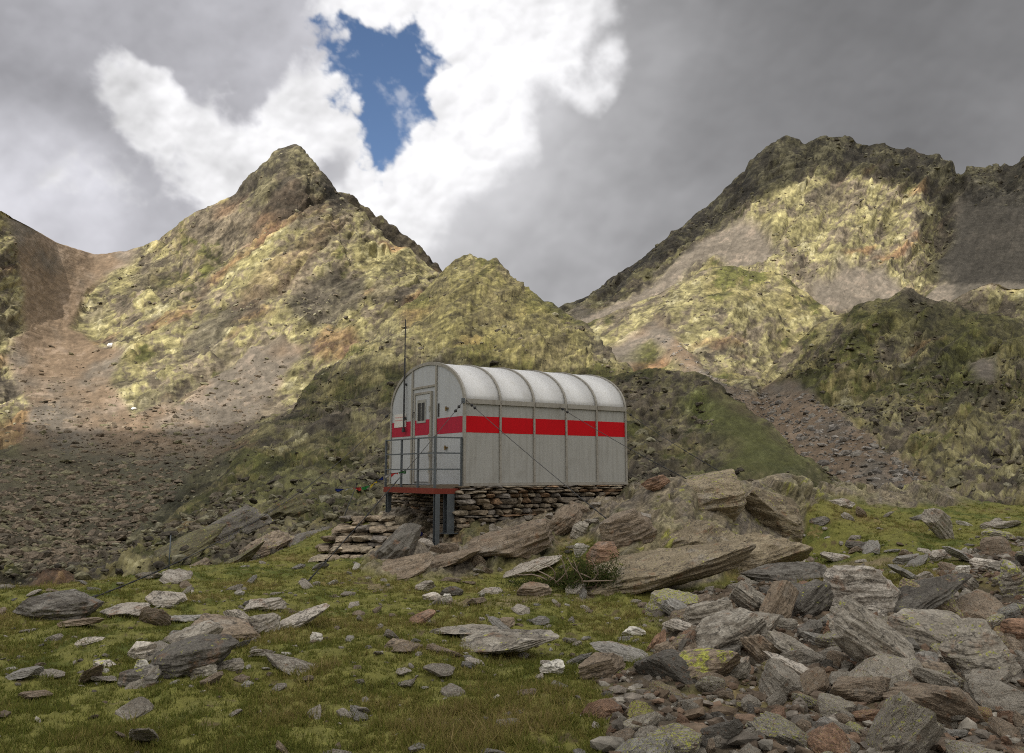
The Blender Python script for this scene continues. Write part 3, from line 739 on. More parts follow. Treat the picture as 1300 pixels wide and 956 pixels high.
# ------------------------------------------------------------------ rocks
def rock_material():
    m, nt, b = material('schist_rock')
    oi = nt.new('ShaderNodeObjectInfo'); tc = nt.new('ShaderNodeTexCoord')
    off = nt.vm('SCALE', (13.1, 7.7, 5.3), nt.m('MULTIPLY', oi.outputs['Random'], 9.))
    v = nt.vm('ADD', tc.outputs['Object'], off)
    wv = nt.noise(v, 2.2, 3, .5, col=True)
    v2 = nt.vm('ADD', v, nt.vm('SCALE', wv, .16))
    lay = nt.mapping(v2, scale=(1.3, 1.3, 8.))
    n_lay = nt.noise(lay, nt.m('MULTIPLY_ADD', nt.m('FRACT', nt.m('MULTIPLY', oi.outputs['Random'], 7.3)), 2.6, 1.0), 6, .62)
    n_med = nt.noise(v, 5., 6, .62)
    n_fine = nt.noise(v, 42., 4, .65)
    bandk = nt.m('MULTIPLY_ADD', nt.m('FRACT', nt.m('MULTIPLY', oi.outputs['Random'], 3.7)), .75, .25)
    c = nt.mix(nt.m('ADD', .5, nt.m('MULTIPLY', bandk, nt.m('SUBTRACT', nt.ss(n_lay, .41, .60), .5))), nt.mix(1., oi.outputs['Color'], (.56, .53, .50), 'MULTIPLY'), nt.mix(1., oi.outputs['Color'], (1.22, 1.22, 1.22), 'MULTIPLY'))
    c = nt.mix(nt.m('MULTIPLY', nt.ss(n_med, .56, .7), .6), c, (.20, .10, .05))
    c = nt.mix(nt.m('MULTIPLY', nt.ss(nt.noise(v, 3.1, 5, .6), .55, .7), .45), c, (.30, .28, .25))
    lich = nt.noise(nt.vm('ADD', v, (3.3, 9.1, 1.7)), 12.5, 6, .72)
    th = nt.m('MULTIPLY_ADD', oi.outputs['Alpha'], -.26, .74)
    lm = nt.ss(lich, th, nt.m('ADD', th, .035))
    geo = nt.new('ShaderNodeNewGeometry')
    sep = nt.new('ShaderNodeSeparateXYZ'); nt.link(geo.outputs['Normal'], sep.inputs[0])
    lm = nt.m('MULTIPLY', lm, nt.ss(sep.outputs['Z'], -.25, .35))
    c = nt.mix(lm, c, nt.mix(n_fine, (.22, .23, .03), (.40, .40, .10)))
    crk = nt.m('ABSOLUTE', nt.m('SUBTRACT', nt.noise(nt.mapping(v2, scale=(1.6, 1.6, 5.)), 1.9, 4, .55), .5))
    c = nt.mix(nt.ss(crk, .0, .022, .7, 0.), c, (.035, .03, .026))
    c = nt.mix(1., c, nt.m('MAXIMUM', nt.m('MULTIPLY_ADD', n_fine, 2.2, -.1), .3), 'MULTIPLY')
    nt.link(c, b.inputs['Base Color'])
    b.inputs['Roughness'].default_value = .78; b.inputs['Specular IOR Level'].default_value = .3
    hgt = nt.m('ADD', nt.m('MULTIPLY', n_lay, 1.), nt.m('ADD', nt.m('MULTIPLY', n_med, .7), nt.m('MULTIPLY', n_fine, .25)))
    bump(nt, b, hgt, .9, .035)
    return m
ROCK = rock_material()

def cube_sphere(n):
    V, Fc, idx = [], [], {}
    def vid(p):
        k = tuple(np.round(p, 6))
        if k not in idx: idx[k] = len(V); V.append(p)
        return idx[k]
    t = np.tan(np.linspace(-1, 1, n + 1) * math.pi / 4)
    for ax in range(3):
        for sg in (-1, 1):
            g_ = np.zeros((n + 1, n + 1), int)
            for i in range(n + 1):
                for j in range(n + 1):
                    p = np.zeros(3); p[ax] = sg; p[(ax + 1) % 3] = t[i] * sg; p[(ax + 2) % 3] = t[j]
                    g_[i, j] = vid(p)
            for i in range(n):
                for j in range(n): Fc.append([g_[i, j], g_[i + 1, j], g_[i + 1, j + 1], g_[i, j + 1]])
    V = np.array(V); V /= np.linalg.norm(V, axis=1)[:, None]
    return V, np.array(Fc)
CS = {n: cube_sphere(n) for n in (5, 9, 13, 26, 38)}

def rock_verts(dims, seed, n=26, slab=False):
    """angular foliated block: half extents dims, foliation normal = local z"""
    V, Fc = CS[n]; r_ = np.random.RandomState(seed)
    pl = []
    for s_ in (1, -1):
        nn = np.array([r_.normal(0, .12), r_.normal(0, .12), s_]); pl.append((nn / np.linalg.norm(nn), r_.uniform(.85, 1.)))
    k = r_.randint(5, 8); a0 = r_.uniform(0, 6.28)
    for i in range(k):
        an = a0 + 6.283 * (i + r_.uniform(-.32, .32)) / k
        nn = np.array([math.cos(an), math.sin(an), r_.normal(0, .3)]); pl.append((nn / np.linalg.norm(nn), r_.uniform(.72, 1.0)))
    for i in range(11 if not slab else 7):
        nn = r_.normal(size=3); nn /= np.linalg.norm(nn); pl.append((nn, r_.uniform(.74, 1.0) if not slab else r_.uniform(.84, 1.04)))
    R = np.full(len(V), 9.)
    for nn, hh in pl:
        dp = V @ nn
        R = np.minimum(R, np.where(dp > .05, hh / np.maximum(dp, .05), 9.))
    W = V * np.minimum(R, 1.7)[:, None] * np.array(dims)
    sz = float(np.mean(dims)); o = seed * 3.7
    # chipped foliation edges
    lay = frame(0, W + o, sz * 1.2, sz * 1.2, sz * .16, 0)
    e = fbm(lay, 3, .6) ; st = saw(W[:, 2] / (min(dims) * .42) + .5 * fbm(W / sz + o, 2), .3) - .5
    lat = V.copy(); lat[:, 2] *= .25
    W = W + lat * (sz * (.055 * e + .05 * st))[:, None]
    W = W + V * (sz * .055 * fbm(W / (sz * .9) + o, 4, .5))[:, None]
    W = W + V * (sz * .05 * (ridged(W / (sz * .55) + o, 3) - .4))[:, None]
    return W, Fc

ROCK_TINT = {'grey': (.305, .28, .24), 'pale': (.42, .385, .34), 'white': (.55, .53, .48), 'rust': (.27, .17, .115), 'dark': (.135, .125, .11), 'brown': (.25, .20, .15), 'blue': (.265, .256, .238), 'tan': (.27, .225, .155), 'moss': (.125, .115, .065)}

def put_rock(name, label, cat, x0, x1, y0, y1, tint, roll=0., flat=None, lich=.15, deep=.62, yaw=0., seed=1, sink=.16, group=None, n=26, ybase=None, sheet=None):
    """one rock whose silhouette spans those photo extents; base on the ground"""
    if sheet is None: g0 = hit((x0 + x1) / 2, ybase or (y1 - .12 * (y1 - y0)))
    else:
        sx, sy = project(sheet[..., 0], sheet[..., 1], sheet[..., 2])
        g0 = Vector(sheet.reshape(-1, 3)[np.argmin((sx - (x0 + x1) / 2) ** 2 + (sy - y1) ** 2)])
    s = g0.y / F * 1.01
    W, H = (x1 - x0) * s * 1.10, (y1 - y0) * s * 1.12
    ra = math.radians(roll)
    slab = flat is not None
    if slab:
        # slab lying on the ground and tilted towards the viewer: length W, depth from visible height
        T = max(flat * W, .02)
        D = min(max(W * deep, .05), 2.2)
        view = math.atan2(EYE - g0.z, g0.y)
        need = max(H - T * .9 - abs(math.sin(ra)) * W * .8, .0) / D
        pitch = math.asin(min(.85, need)) - view
        pitch = max(min(pitch, .9), -.05)
        dims = (W / 2 * 1.04, D / 2, T / 2)
        cen = Vector(g0) + Vector((0, D * .32, max(H * .5 - sink * H, .0)))
        rot = Matrix.Rotation(yaw, 4, 'Z') @ Matrix.Rotation(-ra, 4, 'Y') @ Matrix.Rotation(pitch, 4, 'X')
    else:
        dims = (W / 2 * 1.02, W / 2 * deep * 1.2, H / 2 * 1.12)
        if abs(roll) > 1:      # foliation inclined: swap so that the extents still fit
            ca, sa = abs(math.cos(ra)), abs(math.sin(ra))
            a = W / 2; b = H / 2
            den = max(ca * ca - sa * sa, .35)
            la = max((a * ca - b * sa) / den, .35 * a); lb = max((b * ca - a * sa) / den, .30 * b)
            if abs(roll) > 34: la, lb = .41 * math.hypot(W, H), .27 * min(W, H)
            dims = (la * 1.1, W / 2 * deep * 1.1, lb * 1.2)
        cen = Vector(g0) + Vector((0, dims[1] * .7, H * (.5 - sink)))
        rot = Matrix.Rotation(yaw, 4, 'Z') @ Matrix.Rotation(-ra, 4, 'Y') @ Matrix.Rotation(.12, 4, 'X')
    Wv, Fc = rock_verts(dims, seed, n, slab)
    o = mesh_np(name, Wv, Fc, ROCK, smooth=False)
    o.matrix_world = Matrix.Translation(cen) @ rot
    t = ROCK_TINT[tint]; k = random.uniform(.88, 1.14)
    o.color = (t[0] * k, t[1] * k, t[2] * k, lich)
    return tag(o, label, cat, group)

BIG = [
 # boulder pile on the right
 ('boulder', 'pale grey flat-topped boulder, largest pale block at the back of the right rock pile', 1052, 1152, 729, 792, 'pale', 0, None, .35),
 ('rock_slab', 'black slab overhanging a dark hollow, beside the big pale boulder', 1115, 1230, 738, 800, 'dark', 24, None, .45),
 ('rock_slab', 'big grey slab tilted down to the right at the bottom edge, below the pale boulder', 1066, 1182, 778, 874, 'grey', -32, None, .38),
 ('rock_slab', 'wide grey slab dotted with yellow lichen under the dark overhang', 1154, 1256, 790, 838, 'grey', -8, None, .60),
 ('boulder', 'large blocky grey boulder with yellow lichen in the bottom right corner', 1216, 1299, 803, 874, 'grey', 12, None, .58),
 ('boulder', 'small black rock wedged between the tilted slab and the lichen slab', 1138, 1171, 813, 840, 'dark', 0, None, .1),
 ('boulder', 'small rock covered in bright yellow lichen under the dark overhang', 1142, 1171, 793, 813, 'grey', 0, None, .95),
 ('boulder', 'flat grey rock touching the right edge of the big tilted slab', 1108, 1149, 802, 823, 'grey', 0, None, .3),
 ('boulder', 'rust brown boulder cut by the right edge of the picture', 1280, 1318, 789, 820, 'rust', 8, None, .1),
 ('rock_slab', 'long dark grey slab left of the rust boulder at the right edge', 1236, 1284, 775, 793, 'blue', -10, None, .05),
 ('boulder', 'grey rock at the right tip of the black overhanging slab', 1220, 1256, 752, 784, 'grey', -25, None, .15),
 ('rock_slab', 'grey slab leaning above the right tip of the black overhang', 1214, 1246, 728, 756, 'grey', -38, None, .12),
 ('boulder', 'rock coated with yellow lichen at the right edge above the rust boulder', 1276, 1315, 722, 764, 'grey', 15, None, .85),
 ('boulder', 'rusty orange stone on the right side of the black overhanging slab', 1240, 1264, 762, 780, 'rust', 0, None, .0),
 ('boulder', 'bluish grey rock under the lower corner of the lichen slab', 1152, 1195, 834, 856, 'blue', 5, None, .1),
 ('boulder', 'small upright grey stone left of the corner boulder', 1192, 1210, 832, 852, 'grey', 30, None, .1),
 ('boulder', 'brownish dark rock at the bottom between tilted slab and corner boulder', 1170, 1222, 850, 880, 'brown', -10, None, .2),
 ('rock_slab', 'pale grey slab at the upper left end of the right rock pile', 845, 884, 763, 790, 'blue', -22, None, .05),
 ('rock_slab', 'light stone just below the slab at the upper left end of the rock pile', 847, 887, 788, 809, 'pale', -16, None, .05),
 ('boulder', 'striped grey boulder behind the rust-headed slab', 874, 938, 763, 806, 'grey', 16, None, .08),
 ('boulder', 'layered grey and black boulder right of the striped boulder', 937, 981, 746, 787, 'grey', -35, None, .15),
 ('boulder', 'upright boulder with a rusty top between two layered dark boulders', 970, 1015, 741, 797, 'brown', 55, None, .12),
 ('boulder', 'dark layered boulder with lichen left of the big pale boulder', 1011, 1062, 742, 791, 'dark', 40, None, .5),
 ('rock_slab', 'long thin grey slab lying on turf above the boulder pile', 903, 990, 732, 748, 'grey', 8, None, .05),
 ('rock_slab', 'long dark slab with a reddish upper edge behind the boulder pile', 965, 1062, 721, 746, 'dark', 6, None, .1),
 ('rock_slab', 'big striated grey slab with a rusty lichen head in the middle of the pile', 888, 979, 777, 842, 'grey', 24, None, .25),
 ('boulder', 'striped rust and grey boulder right of the rust-headed slab', 950, 1004, 813, 855, 'brown', -38, None, .12),
 ('boulder', 'greenish grey rock left of the big tilted slab', 984, 1047, 809, 852, 'grey', -28, None, .45),
 ('boulder', 'rock with a bright yellow lichen top at the bottom left of the pile', 849, 929, 833, 876, 'brown', 10, None, .9),
 ('boulder', 'white tipped rock at the bottom edge left of the big tilted slab', 984, 1050, 835, 878, 'pale', -30, None, .05),
 ('boulder', 'small black stone above the rusty rubble in the middle of the pile', 1013, 1047, 790, 817, 'dark', 30, None, .2),
 ('boulder', 'bright orange stone at the upper left edge of the big tilted slab', 1051, 1075, 793, 811, 'rust', 0, None, .0),
 ('rock_slab', 'smooth bluish stone left of the big tilted slab', 1031, 1067, 808, 826, 'blue', -14, None, .0),
 ('rock_slab', 'thin dark slab standing on edge left of the rust-headed slab', 863, 883, 801, 840, 'dark', 60, None, .05),
 ('boulder', 'brown stone at the left foot of the boulder pile', 834, 862, 820, 850, 'brown', 20, None, .05),
 ('boulder', 'grey stone beneath the rust-headed slab beside the lichen topped rock', 925, 955, 838, 868, 'grey', 40, None, .05),
 ('boulder', 'dark stone on the ground under the rust-headed slab', 905, 940, 826, 846, 'dark', 10, None, .05),
 # right meadow
 ('rock_slab', 'grey slab tilted down to the right in turf above the pale boulder', 1134, 1168, 717, 739, 'blue', -28, None, .05),
 ('rock_slab', 'small grey slab just above the tilted slab behind the pale boulder', 1139, 1166, 705, 719, 'blue', 8, None, .0),
 ('boulder', 'pale stone in turf at the right foot of the slab outcrop', 996, 1023, 705, 720, 'pale', 12, None, .1),
 ('rock_slab', 'pale slab with a small stone on it in the middle of the right meadow', 1048, 1076, 702, 715, 'pale', -12, None, .05),
 ('rock_slab', 'dark slab in turf in the middle of the right meadow', 1080, 1108, 689, 702, 'dark', -6, None, .05),
 ('rock_slab', 'dark table-like slab resting on a small upright stone below the crest', 1030, 1055, 657, 669, 'dark', 10, None, .05),
 ('boulder', 'tall leaning layered rock on the right crest of the meadow', 1182, 1216, 645, 691, 'grey', -52, None, .2),
 ('boulder', 'pale square block on the crest right of the slab outcrop', 1058, 1084, 635, 646, 'pale', 0, None, .0),
 ('boulder', 'round pale stone in turf behind the black overhanging slab', 1216, 1234, 722, 736, 'white', 0, None, .0),
 ('rock_slab', 'pale slab at the right edge of the meadow above the boulder pile', 1240, 1281, 711, 724, 'pale', -5, None, .05),
 ('rock_slab', 'grey slab coated with yellow lichen at the right end of the meadow', 1254, 1290, 674, 688, 'grey', -8, None, .9),
 ('boulder', 'dark grey rock in the small heap below the tall leaning rock', 1206, 1248, 695, 718, 'blue', -22, None, .05),
 ('boulder', 'pale rock at the left of the small heap below the tall leaning rock', 1183, 1208, 697, 716, 'pale', 24, None, .05),
 # centre meadow
 ('rock_slab', 'large flat slab with yellow lichen on its left half in the middle foreground', 584, 696, 798, 842, 'grey', 7, .10, .5),
 ('rock_slab', 'thin dark slab lying behind the large flat lichen slab', 543, 625, 795, 812, 'grey', 5, .06, .05),
 ('boulder', 'rust coloured stone lying alone in the central turf', 519, 551, 777, 798, 'rust', 26, None, .0),
 ('boulder', 'small grey cube-like stone between the two central slabs', 583, 600, 802, 817, 'blue', 0, None, .0),
 ('boulder', 'dark stone perched at the back edge of the large flat lichen slab', 632, 652, 788, 802, 'brown', 10, None, .05),
 ('rock_slab', 'long pale slab tilted beside the juniper bush', 637, 700, 710, 735, 'pale', 17, None, .1),
 ('boulder', 'brown block in front of the juniper bush', 657, 695, 742, 760, 'brown', 7, None, .1),
 ('boulder', 'brown and grey boulder at the bottom edge left of the rock pile', 737, 790, 831, 872, 'brown', 20, None, .05),
 ('rock_slab', 'flat bluish slab behind the brown boulder left of the rock pile', 756, 830, 821, 846, 'blue', -14, None, .1),
 ('boulder', 'white stone in turf left of the rock pile', 794, 822, 798, 814, 'white', -10, None, .0),
 ('boulder', 'pale stone near the bottom edge in the middle', 688, 717, 844, 860, 'white', 6, None, .0),
 ('boulder', 'orange brown boulder behind the juniper bush', 745, 783, 694, 725, 'rust', 0, None, .0),
 ('boulder', 'white stone left of the orange boulder behind the juniper bush', 728, 749, 694, 708, 'white', 0, None, .0),
 ('rock_slab', 'rusty slab standing on edge at the left foot of the rock pile', 825, 847, 804, 835, 'rust', 55, None, .0),
 ('boulder', 'pale stone in turf below the rock of the hut', 527, 546, 740, 753, 'pale', 15, None, .0),
 ('boulder', 'dark stone beside the pale stones below the hut', 562, 586, 748, 759, 'dark', 0, None, .0),
 ('boulder', 'white stone in front of the dark stone below the hut', 560, 575, 756, 770, 'white', 10, None, .0),
 ('rock_slab', 'flat pale stone left of the white stone below the hut', 536, 562, 756, 764, 'pale', 0, None, .0),
 ('rock_slab', 'flat pale slab right of the white stone below the hut', 610, 636, 748, 758, 'pale', 5, None, .0),
 ('rock_slab', 'red brown slab perched on the outcrop at the right end of the hut', 819, 849, 603, 625, 'rust', 22, None, .0),
 ('rock_slab', 'dark slanted slab leaning against the foot of the hut wall', 694, 738, 646, 686, 'brown', 38, None, .15),
 ('boulder', 'grey block just right of the slanted slab below the hut wall', 724, 748, 662, 690, 'grey', -24, None, .1),
 ('rock_slab', 'steep dark layered rock rib between the stone steps and the balcony post', 474, 528, 676, 732, 'dark', 46, None, .05),
 ('rock_slab', 'broad brown rock slab sloping below the hut wall down to the turf', 588, 702, 668, 722, 'brown', 14, None, .05),
 # bedrock of the outcrop and under the hut
 ('bedrock_slab', 'broad tan bedrock slab at the front of the outcrop right of the juniper bush', 744, 900, 694, 764, 'tan', 15, None, .42),
 ('bedrock_slab', 'brown bedrock slab at the left edge of the outcrop beside the hut end', 768, 836, 642, 700, 'brown', 20, None, .3),
 ('bedrock_slab', 'lichen speckled bedrock slab along the top of the outcrop', 842, 962, 602, 658, 'tan', 7, None, .6),
 ('bedrock_slab', 'bedrock slab on the right shoulder of the outcrop falling to the meadow', 935, 1032, 614, 684, 'tan', -13, None, .5),
 ('bedrock_slab', 'tilted bedrock slab in the middle of the outcrop face', 815, 925, 648, 722, 'tan', 22, None, .5),
 ('bedrock_slab', 'low bedrock slab at the right foot of the outcrop', 892, 1000, 676, 736, 'tan', 12, None, .42),
 ('bedrock_slab', 'low bedrock slab at the foot of the stone steps', 452, 548, 700, 736, 'brown', 12, None, .05),
 ('bedrock_slab', 'bedrock slab carrying the foot of the balcony post', 520, 606, 692, 728, 'brown', 18, None, .05),
 # left meadow
 ('rock_ledge', 'dark layered ledge of rock at the left edge of the meadow', 14, 104, 762, 792, 'dark', 3, None, .2),
 ('rock_slab', 'flat brown slab in turf right of the dark ledge', 71, 122, 785, 799, 'brown', 6, .14, .05),
 ('rock_slab', 'pale slab with a rusty left side in the left meadow', 121, 178, 769, 788, 'pale', 8, None, .0),
 ('rock_slab', 'pale grey slab at the back of the left meadow', 187, 228, 749, 774, 'pale', 0, .2, .05),
 ('rock_slab', 'long flat bluish slab in turf behind the tilted left slab', 185, 254, 782, 794, 'blue', 2, .08, .0),
 ('rock_slab', 'large tilted slab with a red brown face in the left foreground', 203, 273, 794, 834, 'grey', 18, None, .08),
 ('rock_slab', 'brown slab leaning on the right side of the large tilted left slab', 243, 323, 790, 818, 'brown', -10, None, .05),
 ('rock_slab', 'thick dark slab with lichen at its left end in the left foreground', 184, 281, 820, 866, 'dark', 10, None, .5),
 ('boulder', 'whitish lichen stone at the left end of the thick dark slab', 167, 187, 843, 866, 'white', 0, None, .7),
 ('rock_slab', 'dark lichen slab at the bottom edge left of the thick dark slab', 146, 195, 855, 876, 'dark', 4, None, .6),
 ('rock_slab', 'pale slab tilted up to the right in the left half of the meadow', 350, 408, 772, 803, 'pale', 24, None, .08),
 ('boulder', 'upright pale stone in the small heap of the left meadow', 294, 318, 774, 803, 'pale', -40, None, .15),
 ('boulder', 'grey stone with lichen in the small heap of the left meadow', 316, 351, 780, 808, 'grey', 20, None, .4),
 ('rock_slab', 'pale flat slab behind the small heap of the left meadow', 308, 356, 763, 779, 'pale', 4, None, .0),
 ('rock_slab', 'flat grey slab at the bottom left corner of the meadow', 8, 48, 846, 868, 'blue', 12, .2, .0),
 ('boulder', 'grey stone with a yellow lichen foot left of the large tilted slab', 160, 185, 821, 842, 'pale', 0, None, .45),
 ('boulder', 'brownish grey stone at the bottom right of the thick dark slab', 237, 273, 844, 868, 'grey', 12, None, .1),
 ('boulder', 'grey stone in turf right of the thick dark slab', 270, 306, 839, 859, 'grey', 16, None, .05),
 ('boulder', 'small white stone alone in turf under the tilted pale slab', 393, 410, 805, 818, 'white', -15, None, .0),
 ('rock_slab', 'thin grey slab in turf in the middle of the left meadow', 89, 120, 811, 823, 'pale', 14, None, .0),
 ('rock_slab', 'thin flat dark stone alone in turf left of the large flat lichen slab', 489, 520, 815, 827, 'brown', 4, None, .0),
 ('boulder', 'pale green lichen stone in turf near the bottom left', 117, 139, 842, 852, 'pale', 0, None, .75),
]
for i, (nm, lab, x0, x1, y0, y1, tint, roll, flat, lich) in enumerate(BIG):
    put_rock(nm, lab, nm.split('_')[-1] if nm != 'rock_ledge' else 'rock', x0, x1, y0, y1, tint, roll, flat, lich, seed=100 + i, yaw=random.uniform(-.25, .25), sink=.30 if nm == 'bedrock_slab' else .17, n=38 if nm == 'bedrock_slab' else 26)
for i, (x0, x1, y0, y1, tint) in enumerate([(110, 190, 676, 728, 'dark'), (176, 262, 652, 710, 'moss'), (252, 330, 628, 684, 'dark'), (318, 390, 612, 664, 'moss'), (250, 316, 690, 730, 'moss'), (350, 420, 656, 700, 'dark'), (300, 360, 664, 706, 'brown'), (210, 262, 700, 736, 'brown')]):
    put_rock('rock_rib', 'mossy dark rock rib on the lower flank of the ridge left of the hut', 'rock', x0, x1, y0, y1, tint, 25 + 5 * math.sin(i * 2.1), None, .55, seed=700 + i, sink=.36, yaw=.3 * math.sin(i * 1.3), group='rock ribs on the ridge flank', sheet=GC, deep=.8)

# small individual stones ---------------------------------------------------
def small_rocks(n, label, group, cat, name, pick, tints, size, seed, lich=.1, flat=(.3, .8), res=5):
    r_ = np.random.RandomState(seed); protos = []
    for k in range(10):
        W, Fc = rock_verts((1., r_.uniform(.55, .9), r_.uniform(*flat)), seed * 31 + k, res, k % 2 == 0)
        me = mesh_np(name, W, Fc, ROCK, smooth=False); m = me.data; bpy.data.objects.remove(me); protos.append(m)
    done = 0; tries = 0
    while done < n and tries < n * 20:
        tries += 1
        px, py = pick(r_)
        p = hit(px, py)
        s = size * p.y / F * float(np.clip(r_.lognormal(0, .45), .45, 2.6))
        o = bpy.data.objects.new(name, protos[r_.randint(10)]); COL.objects.link(o)
        z = near_z(p.x, p.y)
        o.location = (p.x, p.y, z + s * .12); o.scale = (s, s, s)
        o.rotation_euler = (r_.normal(0, .3), r_.normal(0, .3), r_.uniform(0, 6.28))
        t = np.array(ROCK_TINT[tints[r_.randint(len(tints))]]) * r_.uniform(.85, 1.15)
        o.color = (*t, lich * r_.uniform(0, 2)); tag(o, label, cat, group); done += 1

def pick_meadow(r_):
    while True:
        px = r_.uniform(0, 1300); py = 715 + 160 * r_.uniform(0, 1) ** .9
        if px > 990:
            if r_.uniform() < .45: continue
            py = 655 + 95 * r_.uniform()
        a_ = np.array([px]); b_ = np.array([py])
        if max(poly_sd(a_, b_, R1)[0], poly_sd(a_, b_, R2)[0], poly_sd(a_, b_, BF)[0]) < -4: return px, py
def pick_pile(r_):
    while True:
        px = r_.uniform(770, 1330); py = r_.uniform(700, 985)
        if poly_sd(np.array([px]), np.array([py]), BF)[0] > 0: return px, py
def pick_knoll(r_):
    while True:
        px = r_.uniform(590, 810); py = r_.uniform(640, 735)
        if 630 + (px - 600) * -.05 < py: return px, py
small_rocks(298, 'small loose stone lying in the meadow turf', 'small stones scattered over the turf', 'stone', 'stone', pick_meadow, ['grey', 'pale', 'pale', 'brown', 'blue', 'white'], 5.2, 21, .15, (.2, .5))
small_rocks(115, 'middle sized angular boulder wedged in the right boulder pile', 'middle sized boulders of the right pile', 'boulder', 'wedged_boulder', pick_pile, ['grey', 'brown', 'grey', 'dark', 'grey', 'pale', 'blue', 'brown', 'rust'], 22., 24, .5, (.28, .6), 9)
small_rocks(285, 'small broken rock filling the gaps of the right boulder pile', 'small rocks between the boulders', 'stone', 'rubble_stone', pick_pile, ['grey', 'brown', 'grey', 'dark', 'grey', 'brown', 'rust'], 11., 22, .15, (.3, .8))
def pick_sheet(r_):
    while True:
        px = r_.uniform(-20, 760); py = 735 + 240 * r_.uniform() ** 1.2
        if r_.uniform() < .14: px, py = r_.uniform(900, 1300), r_.uniform(650, 735)
        a_ = np.array([px]); b_ = np.array([py])
        if max(poly_sd(a_, b_, R1)[0], poly_sd(a_, b_, R2)[0], poly_sd(a_, b_, BF)[0]) < -10: return px, py
small_rocks(95, 'flat grey slab half sunk in the meadow turf', 'flat slabs sunk in the turf', 'slab', 'sunken_slab', pick_sheet, ['grey', 'brown', 'pale', 'grey', 'blue'], 13., 29, .2, (.16, .3), 9)
small_rocks(60, 'small flat stone on the rock shelf below the hut wall', 'small stones on the rock below the hut', 'stone', 'shelf_stone', pick_knoll, ['grey', 'brown', 'brown', 'dark', 'pale'], 6., 23, .1, (.2, .6))

# gravel among the boulders and thin paths: uncountable
r_ = np.random.RandomState(4)
okm = (bfm > .5) & (yf_ > 4.4) & (yf_ < 15) & (npx < 1420)
idx = r_.choice(np.where(okm)[0], 9000)
pal = np.array([(.16, .14, .12), (.16, .11, .078), (.11, .085, .065), (.24, .22, .19), (.14, .105, .075)], f32)
tag(stones('gravel', P2[idx] + r_.normal(0, .015, (9000, 3)), np.clip(r_.lognormal(-3.55, .5, 9000), .008, .09), pal[r_.randint(0, 5, 9000)], mat_stone, 41), 'rusty and grey rock chips on the ground between the boulders', None, None, 'stuff')
okm = (bfm < .3) & (rock < .2) & (yf_ > 4.6) & (yf_ < 16)
idx = r_.choice(np.where(okm)[0], 1500)
tag(stones('pebbles', P2[idx], np.clip(r_.lognormal(-4.1, .4, 1500), .006, .035), pal[r_.choice([0, 3, 3, 2], 1500)], mat_stone, 42), 'pebbles strewn through the turf', None, None, 'stuff')

# ------------------------------------------------------------------ the hut
U = Vector((.8283, .5603, 0)); Wd = Vector((-.5603, .8283, 0))
NB = Vector((-1.0, 18.0, 1.38)); NB.x = float(tan_xz(589., 616.)[0]) * 18.0
NB.z = EYE + float(tan_xz(589., 616.4)[1]) * 18.0
RZ = math.atan2(U.y, U.x)
LEN, WID, EAVE, RISE = 4.46, 3.44, 1.76, .96

def on_plane(px, py, u):
    """(w, z) of a pixel's ray on the hut's cross plane at u"""
    tx, tz = tan_xz(px, py); d = Vector((float(tx), 1, float(tz)))
    p0 = NB + U * u; o_ = Vector((0, 0, EYE))
    t = (p0 - o_).dot(U) / d.dot(U); p = o_ + d * t - NB
    return p.dot(Wd), p.z
def w_at(px, py=580, u=0.): return on_plane(px, py, u)[0]

def alu(name, col, rough, metal, stain, grime):
    m, nt, b = material(name)
    tc = nt.new('ShaderNodeTexCoord')
    v = nt.mapping(tc.outputs['Object'], scale=(9, 9, .7))
    st = nt.noise(v, 1.3, 5, .6); sp = nt.noise(tc.outputs['Object'], 2.3, 5, .6); fi = nt.noise(tc.outputs['Object'], 30, 3, .6)
    c = nt.mix(nt.m('MULTIPLY', nt.ss(st, .42, .72), stain), col, grime)
    c = nt.mix(nt.m('MULTIPLY', nt.ss(sp, .5, .72), stain * .8), c, grime)
    c = nt.mix(1., c, nt.m('MULTIPLY_ADD', fi, .2, .9), 'MULTIPLY')
    nt.link(c, b.inputs['Base Color'])
    b.inputs['Metallic'].default_value = metal
    nt.link(nt.m('MULTIPLY_ADD', sp, .3, rough - .15), b.inputs['Roughness'])
    if metal == 0: b.inputs['Specular IOR Level'].default_value = .12
    bump(nt, b, nt.m('ADD', sp, nt.m('MULTIPLY', st, .4)), .25, .02)
    return m
M_WALL = alu('weathered_aluminium', (.35, .35, .335), .55, .15, .42, (.22, .21, .185))
M_FRONT = alu('front_aluminium', (.42, .44, .47), .5, .1, .35, (.32, .32, .32))
M_ROOF = alu('bright_aluminium', (.66, .665, .68), .55, .12, .3, (.52, .50, .46))
M_RIB = alu('rib_aluminium', (.31, .295, .265), .6, .15, .55, (.20, .175, .14))
M_RED = alu('red_band_paint', (.52, .004, .010), .6, 0., .3, (.40, .006, .010))
M_REDF = alu('faded_red_paint', (.40, .018, .045), .55, 0., .4, (.28, .02, .04))
M_BEAM = alu('rust_red_paint', (.17, .034, .024), .6, 0., .5, (.20, .05, .03))
M_STEEL = plain('galvanised_steel', (.11, .125, .14), .5, .5, .35, 8.)
M_DARK = plain('dark_recess', (.03, .028, .027), .6, 0, .3, 10)
M_GLASS = plain('window_glass', (.02, .019, .019), .35, 0, .2, 5, spec=.25)
M_BRASS = plain('tarnished_brass', (.20, .135, .055), .5, .6, .3, 20)
M_SIGN = plain('white_sign', (.60, .58, .56), .5, 0, .08, 10)
M_PINK = plain('faded_red_lettering', (.50, .22, .22), .6, 0, .2, 30)
M_ROPE = plain('black_rope', (.018, .018, .02), .7, 0, .3, 30)
M_WIRE = plain('steel_wire', (.045, .045, .048), .5, .3, .3, 30)
